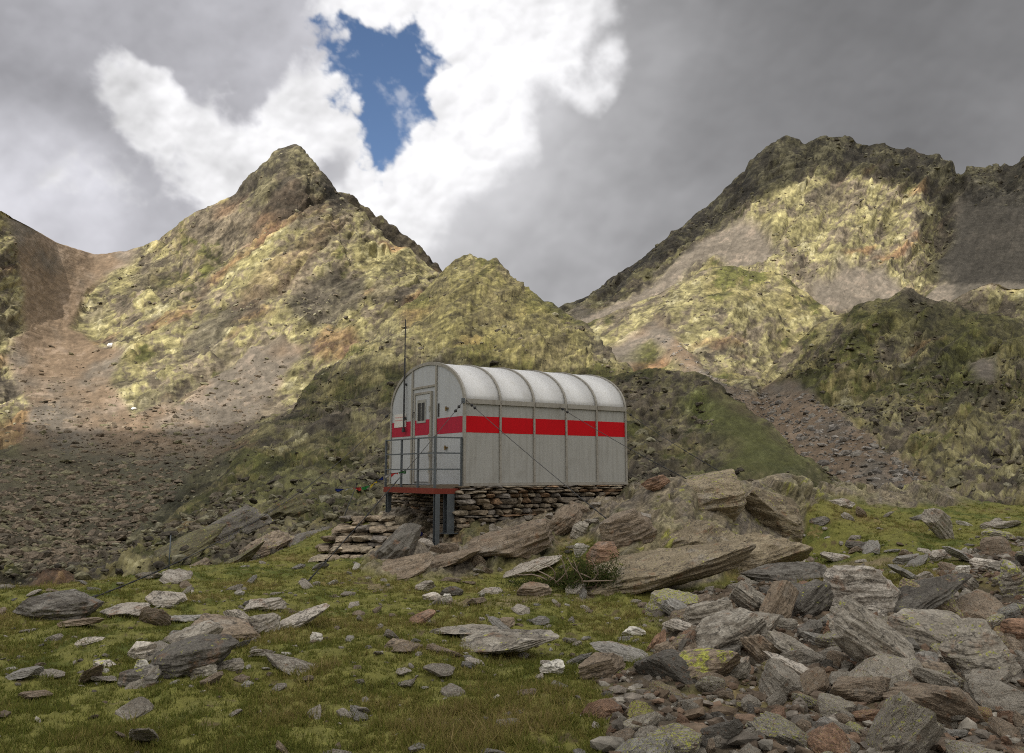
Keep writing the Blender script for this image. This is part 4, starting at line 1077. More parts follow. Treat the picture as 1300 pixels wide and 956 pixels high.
M_PLANK = plain('weathered_plank', (.14, .115, .085), .85, 0, .4, 9, .01, (1, 6, 6))

hut = empty('mountain_hut', NB, RZ)
tag(hut, 'grey aluminium barrel-roofed mountain hut with a red band, on a stone base', 'hut')

def arc(k, n=22, off=0.):
    a = math.pi * k / n; c = WID / 2
    return (c - (c + off) * math.cos(a), EAVE + (RISE + off) * math.sin(a))
ribs_u = [LEN * k / 5 for k in range(6)]
RB = .023
def strip(u0, u1, prof, t_in=.03):
    """thin shell between two u positions following a (w,z) profile"""
    bm = bmesh.new(); n = len(prof); cen = Vector((WID / 2, 1.2))
    out, inn = [], []
    for i, (w, z) in enumerate(prof):
        p = Vector(prof[min(i + 1, n - 1)]) - Vector(prof[max(i - 1, 0)])
        nn = Vector((-p.y, p.x)).normalized()
        if nn.dot(Vector((w, z)) - cen) < 0: nn = -nn
        wi, zi = w - nn.x * t_in, z - nn.y * t_in
        out.append([bm.verts.new((u, w, z)) for u in (u0, u1)]); inn.append([bm.verts.new((u, wi, zi)) for u in (u0, u1)])
    for i in range(n - 1):
        bm.faces.new([out[i][0], out[i][1], out[i + 1][1], out[i + 1][0]]); bm.faces.new([inn[i][0], inn[i + 1][0], inn[i + 1][1], inn[i][1]])
        for s in (0, 1): bm.faces.new([out[i][s], out[i + 1][s], inn[i + 1][s], inn[i][s]])
    for i in (0, n - 1): bm.faces.new([out[i][0], inn[i][0], inn[i][1], out[i][1]])
    return bm
for k in range(5):
    u0, u1 = ribs_u[k] + RB, ribs_u[k + 1] - RB
    obj('roof_panel', strip(u0, u1, [arc(i) for i in range(23)]), M_ROOF, hut, smooth=True)
    for side in (0, 1):
        w0, w1 = (0, .035) if side == 0 else (WID - .035, WID)
        bm = bmesh.new(); box(bm, u0, u1, w0, w1, .05, EAVE - .055)
        wp = obj('wall_panel', bm, M_WALL, hut)
        wp['label'] = 'grey wall panel crossed by a red band'
        bm = bmesh.new()
        if side == 0: box(bm, u0 + .002, u1 - .002, -.004, -.0005, 1.10, 1.445)
        else: box(bm, u0 + .002, u1 - .002, WID + .0005, WID + .004, 1.10, 1.445)
        obj('red_band', bm, M_RED, wp)
for k, u in enumerate(ribs_u):
    prof = [(-.03, .04)] + [(-.03, z) for z in (.8, 1.5)] + [arc(i, 22, .03) for i in range(23)] + [(WID + .03, z) for z in (1.5, .8, .04)]
    b_ = strip(u - RB, u + RB, prof, .07)
    # rivet line on the near leg
    for z in np.arange(.2, 1.65, .16): box(b_, u - .006, u + .006, -.036, -.0302, z, z + .014)
    obj('rib', b_, M_RIB, hut)
for side in (0, 1):
    bm = bmesh.new()
    w0, w1 = (-.045, .03) if side == 0 else (WID - .03, WID + .045)
    for k in range(5): box(bm, ribs_u[k] + RB + .001, ribs_u[k + 1] - RB - .001, w0, w1, EAVE - .055, EAVE + .045)
    obj('eave_trim', bm, M_RIB, hut)
    bm = bmesh.new(); w0, w1 = (-.04, .03) if side == 0 else (WID - .03, WID + .04)
    box(bm, -RB, LEN + RB, w0, w1, -.01, .048)
    obj('base_sill', bm, M_RIB, hut)

def gable(u0, u1, inset):
    bm = bmesh.new(); c = WID / 2
    prof = [(inset, .0)] + [(c - (c - inset) * math.cos(math.pi * k / 30), EAVE + (RISE - inset) * math.sin(math.pi * k / 30)) for k in range(31)] + [(WID - inset, .0)]
    a = [bm.verts.new((u0, w, z)) for w, z in prof]; b = [bm.verts.new((u1, w, z)) for w, z in prof]
    bm.faces.new(a); bm.faces.new(b[::-1])
    for i in range(len(prof)): bm.faces.new([a[i], b[i], b[(i + 1) % len(prof)], a[(i + 1) % len(prof)]])
    return bm
fw = obj('front_wall', gable(.0, .04, .035), M_FRONT, hut)
obj('back_wall', gable(LEN - .04, LEN, .035), M_WALL, hut)
obj('floor', (lambda b: (box(b, .04, LEN - .04, .035, WID - .035, .0, .04), b)[1])(bmesh.new()), M_DARK, hut)

Z2 = lambda x, y: (470 + x / 4.78, 440 + y / 4.78)      # crop pixel -> photo pixel, used only to read sizes off the door
def fr(x, y, u=0.):
    return on_plane(*Z2(x, y), u)
def fbox(bm, x0, x1, y0, y1, u0, u1):
    wa, za = fr(x0, (y0 + y1) / 2); wb, zb_ = fr(x1, (y0 + y1) / 2)
    zt = fr((x0 + x1) / 2, y0)[1]; zl = fr((x0 + x1) / 2, y1)[1]
    box(bm, u0, u1, min(wa, wb), max(wa, wb), min(zt, zl), max(zt, zl))
def wbox(bm, w0, w1, z0, z1, u0, u1): box(bm, u0, u1, w0, w1, z0, z1)
w_jl, w_jr, w_dl, w_dr = fr(255, 550)[0], fr(400, 550)[0], fr(283, 400)[0], fr(372, 400)[0]
zdt = fr(330, 290)[1]
arch_z = lambda w: EAVE + RISE * math.sqrt(max(0, 1 - ((w - WID / 2) / (WID / 2)) ** 2)) - .04
# vertical and cross members on the front
for wj in (w_jl, w_jr):
    bm = bmesh.new(); wbox(bm, wj - .035, wj + .035, .02, arch_z(wj) - .01, -.028, -.001); obj('front_mullion', bm, M_RIB, hut)
bm = bmesh.new(); wbox(bm, w_jr + .037, w_jl - .037, fr(330, 252)[1], fr(330, 240)[1], -.024, -.001); obj('front_transom', bm, M_RIB, hut)
ZR0, ZR1 = 1.10, 1.445
for a, b in ((.05, w_jr - .037), (w_jl + .037, WID - .05)):
    bm = bmesh.new(); wbox(bm, a, b, ZR0, ZR1, -.004, -.0008); obj('red_band', bm, M_REDF, fw)
door = obj('door', (lambda b: (wbox(b, w_dr, w_dl, .06, zdt, -.036, -.002), b)[1])(bmesh.new()), M_FRONT, hut, bev=.006)
bm = bmesh.new()
for a, b, c_, d_ in ((w_dl, w_dl + .06, .03, zdt + .05), (w_dr - .06, w_dr, .03, zdt + .05), (w_dr, w_dl, zdt, zdt + .05)): wbox(bm, a, b, c_, d_, -.05, -.002)
obj('door_frame', bm, M_RIB, door)
wc = (w_dl + w_dr) / 2
wl, wr = fr(300, 400)[0], fr(342, 400)[0]; zt, zl = fr(320, 343)[1], fr(320, 452)[1]
bm = bmesh.new(); wbox(bm, wr, wl, zl, zt, -.042, -.037); win = obj('window', bm, M_GLASS, door)
bm = bmesh.new()
for a, b, c_, d_ in ((wl, wl + .045, zl - .045, zt + .07), (wr - .045, wr, zl - .045, zt + .07), (wr, wl, zt, zt + .07), (wr, wl, zl - .045, zl), ((wl + wr) / 2 - .008, (wl + wr) / 2 + .008, zl, zt)):
    wbox(bm, a, b, c_, d_, -.052, -.037)
obj('window_frame', bm, M_WALL, win)
bm = bmesh.new(); wbox(bm, w_dr + .0, w_dl, ZR0, ZR1, -.0405, -.0365); obj('red_band', bm, M_REDF, door)
for z in (.25, .62, 1.0, 1.62):
    bm = bmesh.new(); wbox(bm, w_dr - .035, w_dr + .035, z, z + .12, -.058, -.051); obj('hinge', bm, M_RIB, door)
bm = bmesh.new(); zh = fr(272, 402)[1]; tube(bm, [(-.05, w_dl + .02, zh), (-.09, w_dl + .02, zh), (-.09, w_dl + .02, zh - .13)], .014, 8); obj('door_handle', bm, M_DARK, door)
bm = bmesh.new(); wbox(bm, w_dr + .03, w_dl - .03, .30, .62, -.0385, -.0362); obj('kick_panel', bm, M_FRONT, door)
ws, zs = fr(417, 385); bm = bmesh.new(); wbox(bm, ws - .02, ws + .02, fr(417, 425)[1], fr(417, 345)[1], -.02, -.001); obj('grab_handle', bm, M_DARK, hut)
for x, y in ((468, 375), (462, 612)):
    w, z = fr(x, y); bm = bmesh.new(); wbox(bm, w - .06, w + .06, z - .015, z + .015, -.03, -.001); wbox(bm, w - .025, w + .02, z - .055, z + .04, -.045, -.0302); obj('latch', bm, M_BRASS, hut)
# sign with faded red lines of lettering
wa, wb = fr(150, 450)[0], fr(220, 450)[0]; za, zb_ = fr(185, 410)[1], fr(185, 490)[1]
sg = obj('sign_plate', (lambda b: (wbox(b, wb, wa, zb_, za, -.014, -.005), b)[1])(bmesh.new()), M_SIGN, hut)
bm = bmesh.new(); random.seed(5)
for row, zz in enumerate((za - .07, za - .14)):
    w = wa - .05
    while w > wb + .06:
        ln = random.uniform(.018, .05); wbox(bm, w - ln, w, zz - .018, zz, -.0165, -.0142); w -= ln + .014
obj('lettering', bm, M_PINK, sg)
# antenna mast fixed to the front
wm = w_at(517., 450.)
bm = bmesh.new(); zt_ = on_plane(517, 405, -.06)[1]; z0_ = on_plane(517, 545, -.06)[1]
tube(bm, [(-.06, wm, z0_), (-.06, wm, 2.95)], .022, 8); tube(bm, [(-.06, wm, 2.95), (-.06, wm, zt_)], .014, 8)
for z in (1.5, 2.3): wbox(bm, wm - .03, wm + .03, z, z + .05, -.06, -.001)
wbox(bm, wm - .045, wm + .045, z0_ - .06, z0_ + .04, -.085, -.045)
obj('antenna_mast', bm, M_WIRE, hut, smooth=False)
# cable brackets
bm = bmesh.new(); wbox(bm, -.07, .02, EAVE - .06, EAVE + .05, -.07, -.03); obj('corner_bracket', bm, M_STEEL, hut)

# balcony: child part with its own pieces
DEP, WB0, WB1 = .67, .04, 2.32
bal = obj('balcony', (lambda b: ([box(b, -DEP + .02, -.06, w, w + .125, -.055, -.012) for w in np.arange(WB0 + .01, WB1 - .12, .135)], b)[1])(bmesh.new()), M_PLANK, hut)
bal['label'] = 'small plank balcony with grey steel railing on a red steel frame'
bm = bmesh.new(); box(bm, -DEP - .03, -DEP + .015, WB0 - .03, WB1 + .03, -.165, -.05)
box(bm, -DEP + .017, -.03, WB0 - .03, WB0 + .005, -.165, -.057); box(bm, -DEP + .017, -.03, WB1 - .005, WB1 + .03, -.165, -.057)
obj('red_beam', bm, M_BEAM, bal)
bm = bmesh.new()
rw = [WB0, w_at(530.7, 590, -DEP), w_at(509.7, 590, -DEP), WB1 - .01]
for w in rw: box(bm, -DEP - .02, -DEP + .02, w - .02, w + .02, -.05, 1.0)
box(bm, -.06, -.025, WB0 - .02, WB0 + .02, -.05, 1.0)
for z in (.33, .66, .98):
    box(bm, -DEP - .018, -DEP + .018, WB0 + .021, WB1 - .031, z - .012, z + .016)
    box(bm, -DEP + .021, -.061, WB0 - .016, WB0 + .016, z - .012, z + .016)
obj('railing', bm, M_STEEL, bal)
def ibeam(w, u, z0, z1, s=.05):
    bm = bmesh.new()
    box(bm, u - s, u + s, w - s, w - s + .012, z0, z1); box(bm, u - s, u + s, w + s - .012, w + s, z0, z1); box(bm, u - .006, u + .006, w - s + .013, w + s - .013, z0, z1)
    box(bm, u - s * 1.7, u + s * 1.7, w - s * 1.7, w + s * 1.7, z0 - .02, z0 - .001)
    return bm
def loc_ground(u, w):
    p = NB + U * u + Wd * w; return near_z(p.x, p.y) - NB.z
obj('post', ibeam(.06, -DEP + .06, min(loc_ground(-DEP + .06, .06), -1.2) - .05, -.166), M_STEEL, bal)
obj('post', ibeam(WB1 - .06, -DEP + .06, min(loc_ground(-DEP + .06, WB1 - .06), -.7) - .05, -.166), M_STEEL, bal)
obj('post', ibeam(.10, -.30, -.95, -.166, .085), M_STEEL, bal)
bm = bmesh.new(); box(bm, -DEP + .1, -.1, .05, .09, -.01, .028); box(bm, -.5, -.12, .12, .55, -.011, .02); obj('loose_plank', bm, M_PLANK, bal)

# ------------------------------------------------------------------ dry stone masonry
mat_wall = terrain_mat('wall_stone', .12, 8, .02)
def masonry(name, blocks, seed):
    """blocks: list of (centre Vector, half dims, rotation z, tint) -> one mesh"""
    Vs, Fs, Cs = [], [], []; off = 0
    for i, (c_, dm, rz, tn) in enumerate(blocks):
        W, Fc = rock_verts(dm, seed + i, 5, True)
        M = Matrix.Rotation(rz, 3, 'Z'); W = W @ np.array(M).T + np.array(c_)
        Vs.append(W); Fs.append(Fc + off); Cs.append(np.tile(tn, (len(W), 1))); off += len(W)
    return mesh_np(name, np.concatenate(Vs), np.concatenate(Fs), mat_wall, np.concatenate(Cs), smooth=False)
r_ = np.random.RandomState(9)
WPAL = np.array([(.19, .155, .115), (.23, .185, .135), (.13, .11, .088), (.26, .22, .165), (.20, .13, .08), (.18, .16, .14)])
blocks = []
def course_run(p0, dirv, outv, length, ztop, zfloor_fn, thick=.18):
    z = ztop
    while z > ztop - 1.35:
        h = r_.uniform(.04, .145); x = -r_.uniform(0, .2)
        while x < length:
            l = r_.uniform(.10, .62)
            p = p0 + dirv * (x + l / 2) + outv * r_.uniform(-.03, .03)
            zf = near_z(p.x + outv.x * .1, p.y + outv.y * .1)
            if z - h > zf - .15:
                blocks.append((Vector((p.x, p.y, z - h / 2)), (l / 2 * .98, thick * r_.uniform(.8, 1.15) / 1.0, h / 2 * r_.uniform(.85, 1.08)), math.atan2(dirv.y, dirv.x) + r_.normal(0, .09), WPAL[r_.randint(len(WPAL))] * r_.uniform(.8, 1.2)))
            x += l * .97
        z -= h * .96
course_run(NB - Wd * .02 - U * .08, U, -Wd, LEN + .42, NB.z - .015, None)
course_run(NB + U * .12 + Wd * .05, Wd, -U, WID - .1, NB.z - .05, None)
course_run(NB + U * (LEN + .1) + Wd * .1, Wd, U, WID - .1, NB.z - .03, None)
fnd = masonry('stone_foundation', blocks, 3000)
# dark infill core so no light passes through the wall
bm = bmesh.new(); box(bm, .16, LEN + .12, .12, WID - .1, -1.25, -.012)
core = obj('wall_core', bm, plain('earth_fill', (.06, .048, .035), .95, 0, .4, 6)); core.matrix_world = Matrix.Translation(NB) @ Matrix.Rotation(RZ, 4, 'Z')
core.parent = fnd; core.matrix_parent_inverse = Matrix.Identity(4)
tag(fnd, 'dry stone foundation wall of flat brown stones carrying the hut', 'wall')

# stone steps left of the balcony
blocks = []
tops = [(428, 655, 18.2, 68), (420, 668, 17.6, 78), (405, 681, 17.1, 84), (400, 694, 16.6, 78), (392, 706, 16.1, 84), (382, 718, 15.5, 78)]
for k, (x0, yt, Y, wpx) in enumerate(tops):
    x = x0
    while x < x0 + wpx:
        l = r_.uniform(14, 34); p = atv(x + l / 2, yt, Y); s = Y / F
        h = 15 * s
        for lay in range(2):
            hh = h * r_.uniform(.42, .62)
            blocks.append((Vector((p.x + r_.normal(0, .03), p.y + .18 + r_.normal(0, .05), p.z - hh * (lay + .5))), (l / 2 * s * r_.uniform(.95, 1.1), .32, hh / 2 * .98), r_.normal(0, .15), WPAL[r_.choice([0, 1, 3, 5, 3])] * r_.uniform(.95, 1.35)))
        for lay in range(2, 5):      # fill down into the slope
            blocks.append((Vector((p.x, p.y + .4, p.z - h * .55 * (lay + .5))), (l / 2 * s, .3, h * .3), r_.normal(0, .2), WPAL[r_.randint(6)]))
        x += l * .93
steps = masonry('stone_steps', blocks, 4000)
tag(steps, 'rough stacked stone steps climbing to the left end of the balcony', 'steps')

# stones piled under the balcony
small_n = 0
def pick_under(r_): return r_.uniform(512, 575), r_.uniform(668, 705)
small_rocks(26, 'small flat brown stone stacked in the hollow under the balcony', 'stones stacked under the balcony', 'stone', 'stacked_stone', pick_under, ['brown', 'pale', 'brown', 'grey'], 8., 27, .0, (.25, .5))
gb_ = hit(531, 682)
bm = bmesh.new(); bmesh.ops.create_icosphere(bm, subdivisions=2, radius=.09)
for v in bm.verts: v.co = Vector((v.co.x * 1.1, v.co.y, v.co.z * .7)) * (1 + .12 * math.sin(v.co.x * 70 + v.co.z * 50))
o = obj('plastic_bag', bm, plain('blue_plastic', (.012, .014, .09), .4, 0, .3, 20)); o.location = (gb_.x, gb_.y, near_z(gb_.x, gb_.y) + .08)
tag(o, 'small dark blue bag among the stones under the balcony', 'bag')

# ------------------------------------------------------------------ guy cables
def cable(label, a, b, thick_from=.72, knob_at=(.06, .10), sag=.0, group='guy cables of the hut'):
    a, b = Vector(a), Vector(b)
    t = empty('guy_cable', b); tag(t, label, 'cable', group)
    L_ = lambda k: a.lerp(b, k) - b - Vector((0, 0, sag * 4 * k * (1 - k)))
    bm = bmesh.new(); tube(bm, [L_(k / 16) for k in range(17)], .0062, 6); obj('wire', bm, M_WIRE, t, True)
    bm = bmesh.new(); n = 18
    ks = [thick_from + (1 - thick_from) * i / n for i in range(n + 1)]
    tube(bm, [L_(k) for k in ks], [.006 + .007 * (i % 2) for i in range(n + 1)], 6); obj('lower_chain', bm, M_ROPE, t, True)
    for kn in knob_at:
        bm = bmesh.new(); tube(bm, [L_(kn - .008), L_(kn), L_(kn + .008)], [.012, .035, .012], 8); obj('turnbuckle', bm, M_ROPE, t, True)
    bm = bmesh.new(); tube(bm, [L_(.985), L_(1.0), L_(1.0) - Vector((0, 0, .25))], [.02, .035, .03], 8); obj('anchor', bm, M_ROPE, t)
def hutp(u, w, z): return NB + U * u + Wd * w + Vector((0, 0, z))
g1 = hit(391, 738); cable('guy cable crossing in front of the door, down to turf left of the stone steps', hutp(-.04, -.04, EAVE - .0), g1, .50, (.045, .075), .05)
g2 = hit(112, 762); cable('guy cable running from the left eave far down to the left meadow', hutp(0, WID + .03, EAVE - .02), g2, .80, (.03,), .45)
g3 = hit(796, 680); cable('guy cable crossing the side wall from the near corner to the rocks below', hutp(.02, -.05, EAVE), g3, .80, (.045, .07), .04)
g4 = hit(897, 621); cable('guy cable from the middle of the side wall to the top of the slab outcrop', hutp(2.45, -.05, EAVE - .03), g4, .60, (.03, .07), .05)
g5 = hit(938, 613); cable('guy cable from the far right corner of the hut to the back of the outcrop', hutp(LEN, -.04, EAVE - .06), g5, .55, (.05,), .05)

# prayer flags ------------------------------------------------------------------
fl = empty('prayer_flags', atv(430, 622, 19.)); tag(fl, 'string of small coloured prayer flags tied between balcony and a thin stake', 'flags')
org = Vector(fl.location)
FP = [(425, 620), (437, 621), (448, 619), (459, 618.5), (470, 616), (479, 610), (487, 604), (496, 601), (506, 600), (516, 596.5)]
FY = [19.0 - i * .09 for i in range(10)]
pts = [atv(x, y, Y) - org for (x, y), Y in zip(FP, FY)]
bm = bmesh.new(); tube(bm, pts + [hutp(-DEP, 1.6, .36) - org], .004, 5); obj('string', bm, M_WIRE, fl)
FC = {'blue': (.03, .05, .28), 'white': (.55, .55, .55), 'red': (.45, .04, .035), 'green': (.03, .22, .05), 'yellow': (.55, .42, .03)}
FM = {k: plain(k + '_flag_cloth', v, .9, 0, .2, 20) for k, v in FC.items()}
for i, cn in enumerate(['blue', 'white', 'red', 'green', 'yellow', 'blue', 'white', 'red', 'green']):
    a, b = pts[i], pts[i + 1]; bm = bmesh.new(); n = 6; h = .085
    rows_ = []
    for k in range(n + 1):
        p = a.lerp(b, .04 + .92 * k / n); wv = .02 * math.sin(k * 1.7 + i); dr_ = h * (.55 + .35 * math.sin(k * .8 + i * 2))
        rows_.append([bm.verts.new(p + Vector((0, wv * j / 2, -dr_ * j / 2))) for j in range(3)])
    for k in range(n):
        for j in range(2): bm.faces.new([rows_[k][j], rows_[k + 1][j], rows_[k + 1][j + 1], rows_[k][j + 1]])
    g_ = bmesh.ops.solidify(bm, geom=bm.faces[:], thickness=.003)
    o = obj('flag', bm, FM[cn], fl, True); o['label'] = cn + ' flag'
sp = atv(438, 653, 18.6); st_ = empty('wooden_stake', sp); tag(st_, 'thin leaning stake behind the stone steps holding the prayer flags', 'stake')
bm = bmesh.new(); tube(bm, [(0, 0, -.3), (0, 0, 0), atv(453, 615, 18.75) - sp], [.014, .013, .010], 7); obj('shaft', bm, M_WIRE, st_, True)
bm = bmesh.new(); tp = atv(453, 615, 18.75) - sp; tube(bm, [tp - Vector((0, 0, .01)), tp + Vector((0, 0, .03))], [.02, .02], 7); obj('cap', bm, M_ROPE, st_)

# marker post on the left -------------------------------------------------------
mp = hit(214, 727); mk = empty('marker_post', mp); tag(mk, 'thin grey marker post with a white stone at its foot on the left meadow', 'post')
bm = bmesh.new(); tube(bm, [(0, 0, -.1), (0, 0, .62)], [.013, .011], 8); obj('shaft', bm, M_STEEL, mk, True)
bm = bmesh.new(); tube(bm, [(0, 0, .60), (0, 0, .625)], [.018, .018], 8); obj('cap', bm, M_DARK, mk)
put_rock('boulder', 'white stone at the foot of the thin marker post', 'boulder', 205, 219, 725, 735, 'white', 10, None, 0, seed=900, n=9)

# snow remnants far up the gully --------------------------------------------------
for (px, py, lab) in ((142, 440, 'small white snow remnant in the middle of the left gully'), (171, 520, 'tiny white snow remnant under the rock rib beside the left gully')):
    ppx, ppy = project(GB[..., 0], GB[..., 1], GB[..., 2])
    k = np.argmin((ppx - px) ** 2 + (ppy - py) ** 2); p = GB.reshape(-1, 3)[k]
    V, Fc = CS[9]; s = p[1] / F
    W = V * np.array([4.6, 4., 3.2] if py < 500 else [3.2, 3, 1.8]) * s * (1 + .2 * fbm(V * 1.3 + px, 3))[:, None]
    o = mesh_np('snow_patch', W, Fc, plain('old_snow', (.8, .8, .8), .7, 0, .06, 1.)); o.location = Vector(p) + Vector((0, -1.2 * s, .6 * s)); tag(o, lab, 'snow')

# ------------------------------------------------------------------ juniper bush
jp = hit(745, 745); jb = empty('juniper_bush', jp); tag(jb, 'low dark green juniper bush with bare dead branches in front of the hut rocks', 'bush')
r_ = np.random.RandomState(12)
bm = bmesh.new(); tips = []
for k in range(34):
    a = r_.uniform(0, 6.28); ln = r_.uniform(.2, .52); x = r_.uniform(-.35, .3)
    p = Vector((x, r_.uniform(-.1, .4), 0)); d = Vector((math.cos(a) * .9, math.sin(a) * .7, r_.uniform(.08, .48))).normalized(); pp = [p]
    for i in range(5):
        d = (d + Vector(r_.normal(0, .25, 3))).normalized(); p = p + d * ln / 5; pp.append(p)
    tube(bm, pp, [.013, .011, .009, .007, .005, .003], 5); tips += pp[2:]
obj('branch', bm, plain('dead_wood', (.16, .115, .085), .9, 0, .4, 20), jb, True)
bm = bmesh.new()
for k in range(9):
    p = Vector((r_.uniform(-.55, .1), r_.uniform(-.35, -.1), r_.uniform(.02, .12))); d = Vector((r_.uniform(-.8, .5), -.3, r_.uniform(.1, .7))).normalized(); pp = [p]
    for i in range(4):
        d = (d + Vector(r_.normal(0, .35, 3))).normalized(); p = p + d * .11; pp.append(p)
    tube(bm, pp, [.011, .010, .008, .006, .004], 5)
o = obj('dead_branch', bm, plain('bleached_wood', (.27, .21, .17), .9, 0, .3, 20), jb, True)
n = 13000
th_ = np.array([tuple(t) for t in tips]); c0 = th_[r_.randint(0, len(th_), n)] + r_.normal(0, .055, (n, 3))
c0 = np.concatenate([c0, np.stack([r_.normal(-.62, .22, 2200), r_.normal(-.1, .13, 2200), np.abs(r_.normal(.03, .05, 2200))], -1)]); n = len(c0)
c0[:, 2] = np.maximum(c0[:, 2], .01)
dv = r_.normal(size=(n, 3)); dv[:, 2] = np.abs(dv[:, 2]) + .3; dv /= np.linalg.norm(dv, axis=1)[:, None]
sd = np.cross(dv, r_.normal(size=(n, 3))); sd /= np.linalg.norm(sd, axis=1)[:, None]
ln = r_.uniform(.016, .038, n)[:, None]; wd = r_.uniform(.004, .008, n)[:, None]
V = np.stack([c0 - sd * wd, c0 + sd * wd, c0 + dv * ln], 1).reshape(-1, 3)
jc = np.array([(.055, .075, .02), (.085, .10, .03), (.04, .056, .016), (.15, .12, .055)], f32)[r_.choice(4, n, p=[.4, .3, .2, .1])]
mesh_np('foliage', V, np.arange(len(V)).reshape(-1, 3), gm, np.repeat(jc, 3, 0), smooth=False, parent=jb, tri=True)

# ------------------------------------------------------------------ unseen cloud, outline shaped to cast the shade over valley and right peak
ALT = 900.
def to_alt(P_): return P_[:, :2] + SUN[None, :2] / SUN[2] * (ALT - P_[:, 2:3])
Va = np.concatenate([v[0] for v in VOTES]); La = np.concatenate([v[1] for v in VOTES])
vpx = np.concatenate([v[2] for v in VOTES]); vpy = np.concatenate([v[3] for v in VOTES])
zi = (np.clip((vpx + 600) / 9, 0, 299)).astype(int) * 300 + (np.clip((vpy + 200) / 9, 0, 299)).astype(int)
zbuf = np.full(90000, 1e9); np.minimum.at(zbuf, zi, Va[:, 1])
seen = Va[:, 1] < zbuf[zi] * 1.25 + 2          # only ground one can see from the valley tells where the shadow lies
Pa = to_alt(Va[seen]); La = La[seen]
cell = 7.
mn = Pa.min(0) - 60; mx = Pa.max(0) + 60
mn = np.maximum(mn, np.median(Pa, 0) - 1500); mx = np.minimum(mx, np.median(Pa, 0) + 1500)
gw = ((mx - mn) / cell).astype(int) + 1
ij = ((Pa - mn) / cell).astype(int); ok = ((ij >= 0) & (ij < gw)).all(1); ij = ij[ok]; La_ = La[ok]
cnt = np.zeros(gw); lit_ = np.zeros(gw)
np.add.at(cnt, (ij[:, 0], ij[:, 1]), 1); np.add.at(lit_, (ij[:, 0], ij[:, 1]), La_)
has = (cnt > 0).astype(float); val = np.where(cnt > 0, 1 - 2 * lit_ / np.maximum(cnt, 1), 0)
def gblur(a, s):
    k = int(3 * s); w = np.exp(-.5 * (np.arange(-k, k + 1) / s) ** 2); w /= w.sum()
    a = np.apply_along_axis(lambda v: np.convolve(v, w, 'same'), 0, a); return np.apply_along_axis(lambda v: np.convolve(v, w, 'same'), 1, a)
num = gblur(val, .8) + .02 * gblur(val, 4.); den = gblur(has, .8) + .02 * gblur(has, 4.)
fld = np.where(den > 2e-4, num / (den + 1e-6), -1)
inside = fld > 0
# remove specks
inside = gblur(inside.astype(float), .7) > .5
ii, jj = np.where(inside)
corner = np.zeros((gw[0] + 1, gw[1] + 1), bool)
for a in (0, 1):
    for b in (0, 1): corner[ii + a, jj + b] = True
edge = gblur(inside.astype(float), 5.)
edge_c = np.pad(edge, ((0, 1), (0, 1)), mode='edge')
vid = -np.ones(corner.shape, int); vid[corner] = np.arange(corner.sum())
ci, cj = np.where(corner)
bx_, by_ = mn[0] + ci * cell, mn[1] + cj * cell
q = np.stack([bx_, by_, 0 * bx_], -1)
th_ = np.clip(edge_c[ci, cj] * 2 - .6, .02, 2)
zt_ = ALT + 3 + 9 * th_ * (1 + .6 * fbm(q / 70, 3, seed=80)); zb2 = ALT - 2 - 6 * th_ * (1 + .8 * fbm(q / 60, 3, seed=81))
nv_ = len(bx_)
jx = 4 * fbm(q / 15, 2, seed=83), 4 * fbm(q / 15, 2, seed=84)
Vc = np.concatenate([np.stack([bx_ + jx[0], by_ + jx[1], zt_], -1), np.stack([bx_ + jx[0], by_ + jx[1], zb2], -1)])
top = np.stack([vid[ii, jj], vid[ii + 1, jj], vid[ii + 1, jj + 1], vid[ii, jj + 1]], -1)
bot = top[:, ::-1] + nv_
sides = []
pad = np.pad(inside, 1)
for di, dj, c1, c2 in ((-1, 0, (0, 1), (0, 0)), (1, 0, (1, 0), (1, 1)), (0, -1, (0, 0), (1, 0)), (0, 1, (1, 1), (0, 1))):
    m_ = ~pad[ii + 1 + di, jj + 1 + dj]
    a_ = vid[ii[m_] + c1[0], jj[m_] + c1[1]]; b_ = vid[ii[m_] + c2[0], jj[m_] + c2[1]]
    sides.append(np.stack([a_, b_, b_ + nv_, a_ + nv_], -1))
cm = bpy.data.materials.new('cloud_vapour'); cm.use_nodes = True
cnt_ = NT(cm.node_tree); cm.node_tree.nodes.remove(cm.node_tree.nodes['Principled BSDF'])
df = cnt_.new('ShaderNodeBsdfDiffuse'); tr = cnt_.new('ShaderNodeBsdfTranslucent'); mx_ = cnt_.new('ShaderNodeMixShader')
df.inputs[0].default_value = (.9, .9, .9, 1); tr.inputs[0].default_value = (.8, .81, .84, 1); mx_.inputs[0].default_value = .6
cnt_.link(df.outputs[0], mx_.inputs[1]); cnt_.link(tr.outputs[0], mx_.inputs[2])
cnt_.link(mx_.outputs[0], cm.node_tree.nodes['Material Output'].inputs['Surface'])
cloud = mesh_np('cloud', Vc, np.concatenate([top, bot] + sides), cm)
tag(cloud, 'unseen white cloud shaped to shade the valley', None, None, 'structure')
print('cloud cells', len(ii), 'extent', mn, mx, 'elev of nearest edge', math.degrees(math.atan2(ALT, np.max(by_))))

# ------------------------------------------------------------------ sky
world = bpy.data.worlds.new('World'); scene.world = world; world.use_nodes = True
nt = NT(world.node_tree); bg = world.node_tree.nodes['Background']
sky = nt.new('ShaderNodeTexSky', sky_type='NISHITA'); sky.sun_disc = False
sky.sun_elevation = SUN_EL; sky.sun_rotation = SUN_AZ; sky.altitude = 2400; sky.dust_density = .4; sky.ozone_density = 2.
tc = nt.new('ShaderNodeTexCoord'); D = tc.outputs['Generated']
def dirv(px, py):
    p = at(px, py, 1.) - np.array([0, 0, EYE]); return p / np.linalg.norm(p)
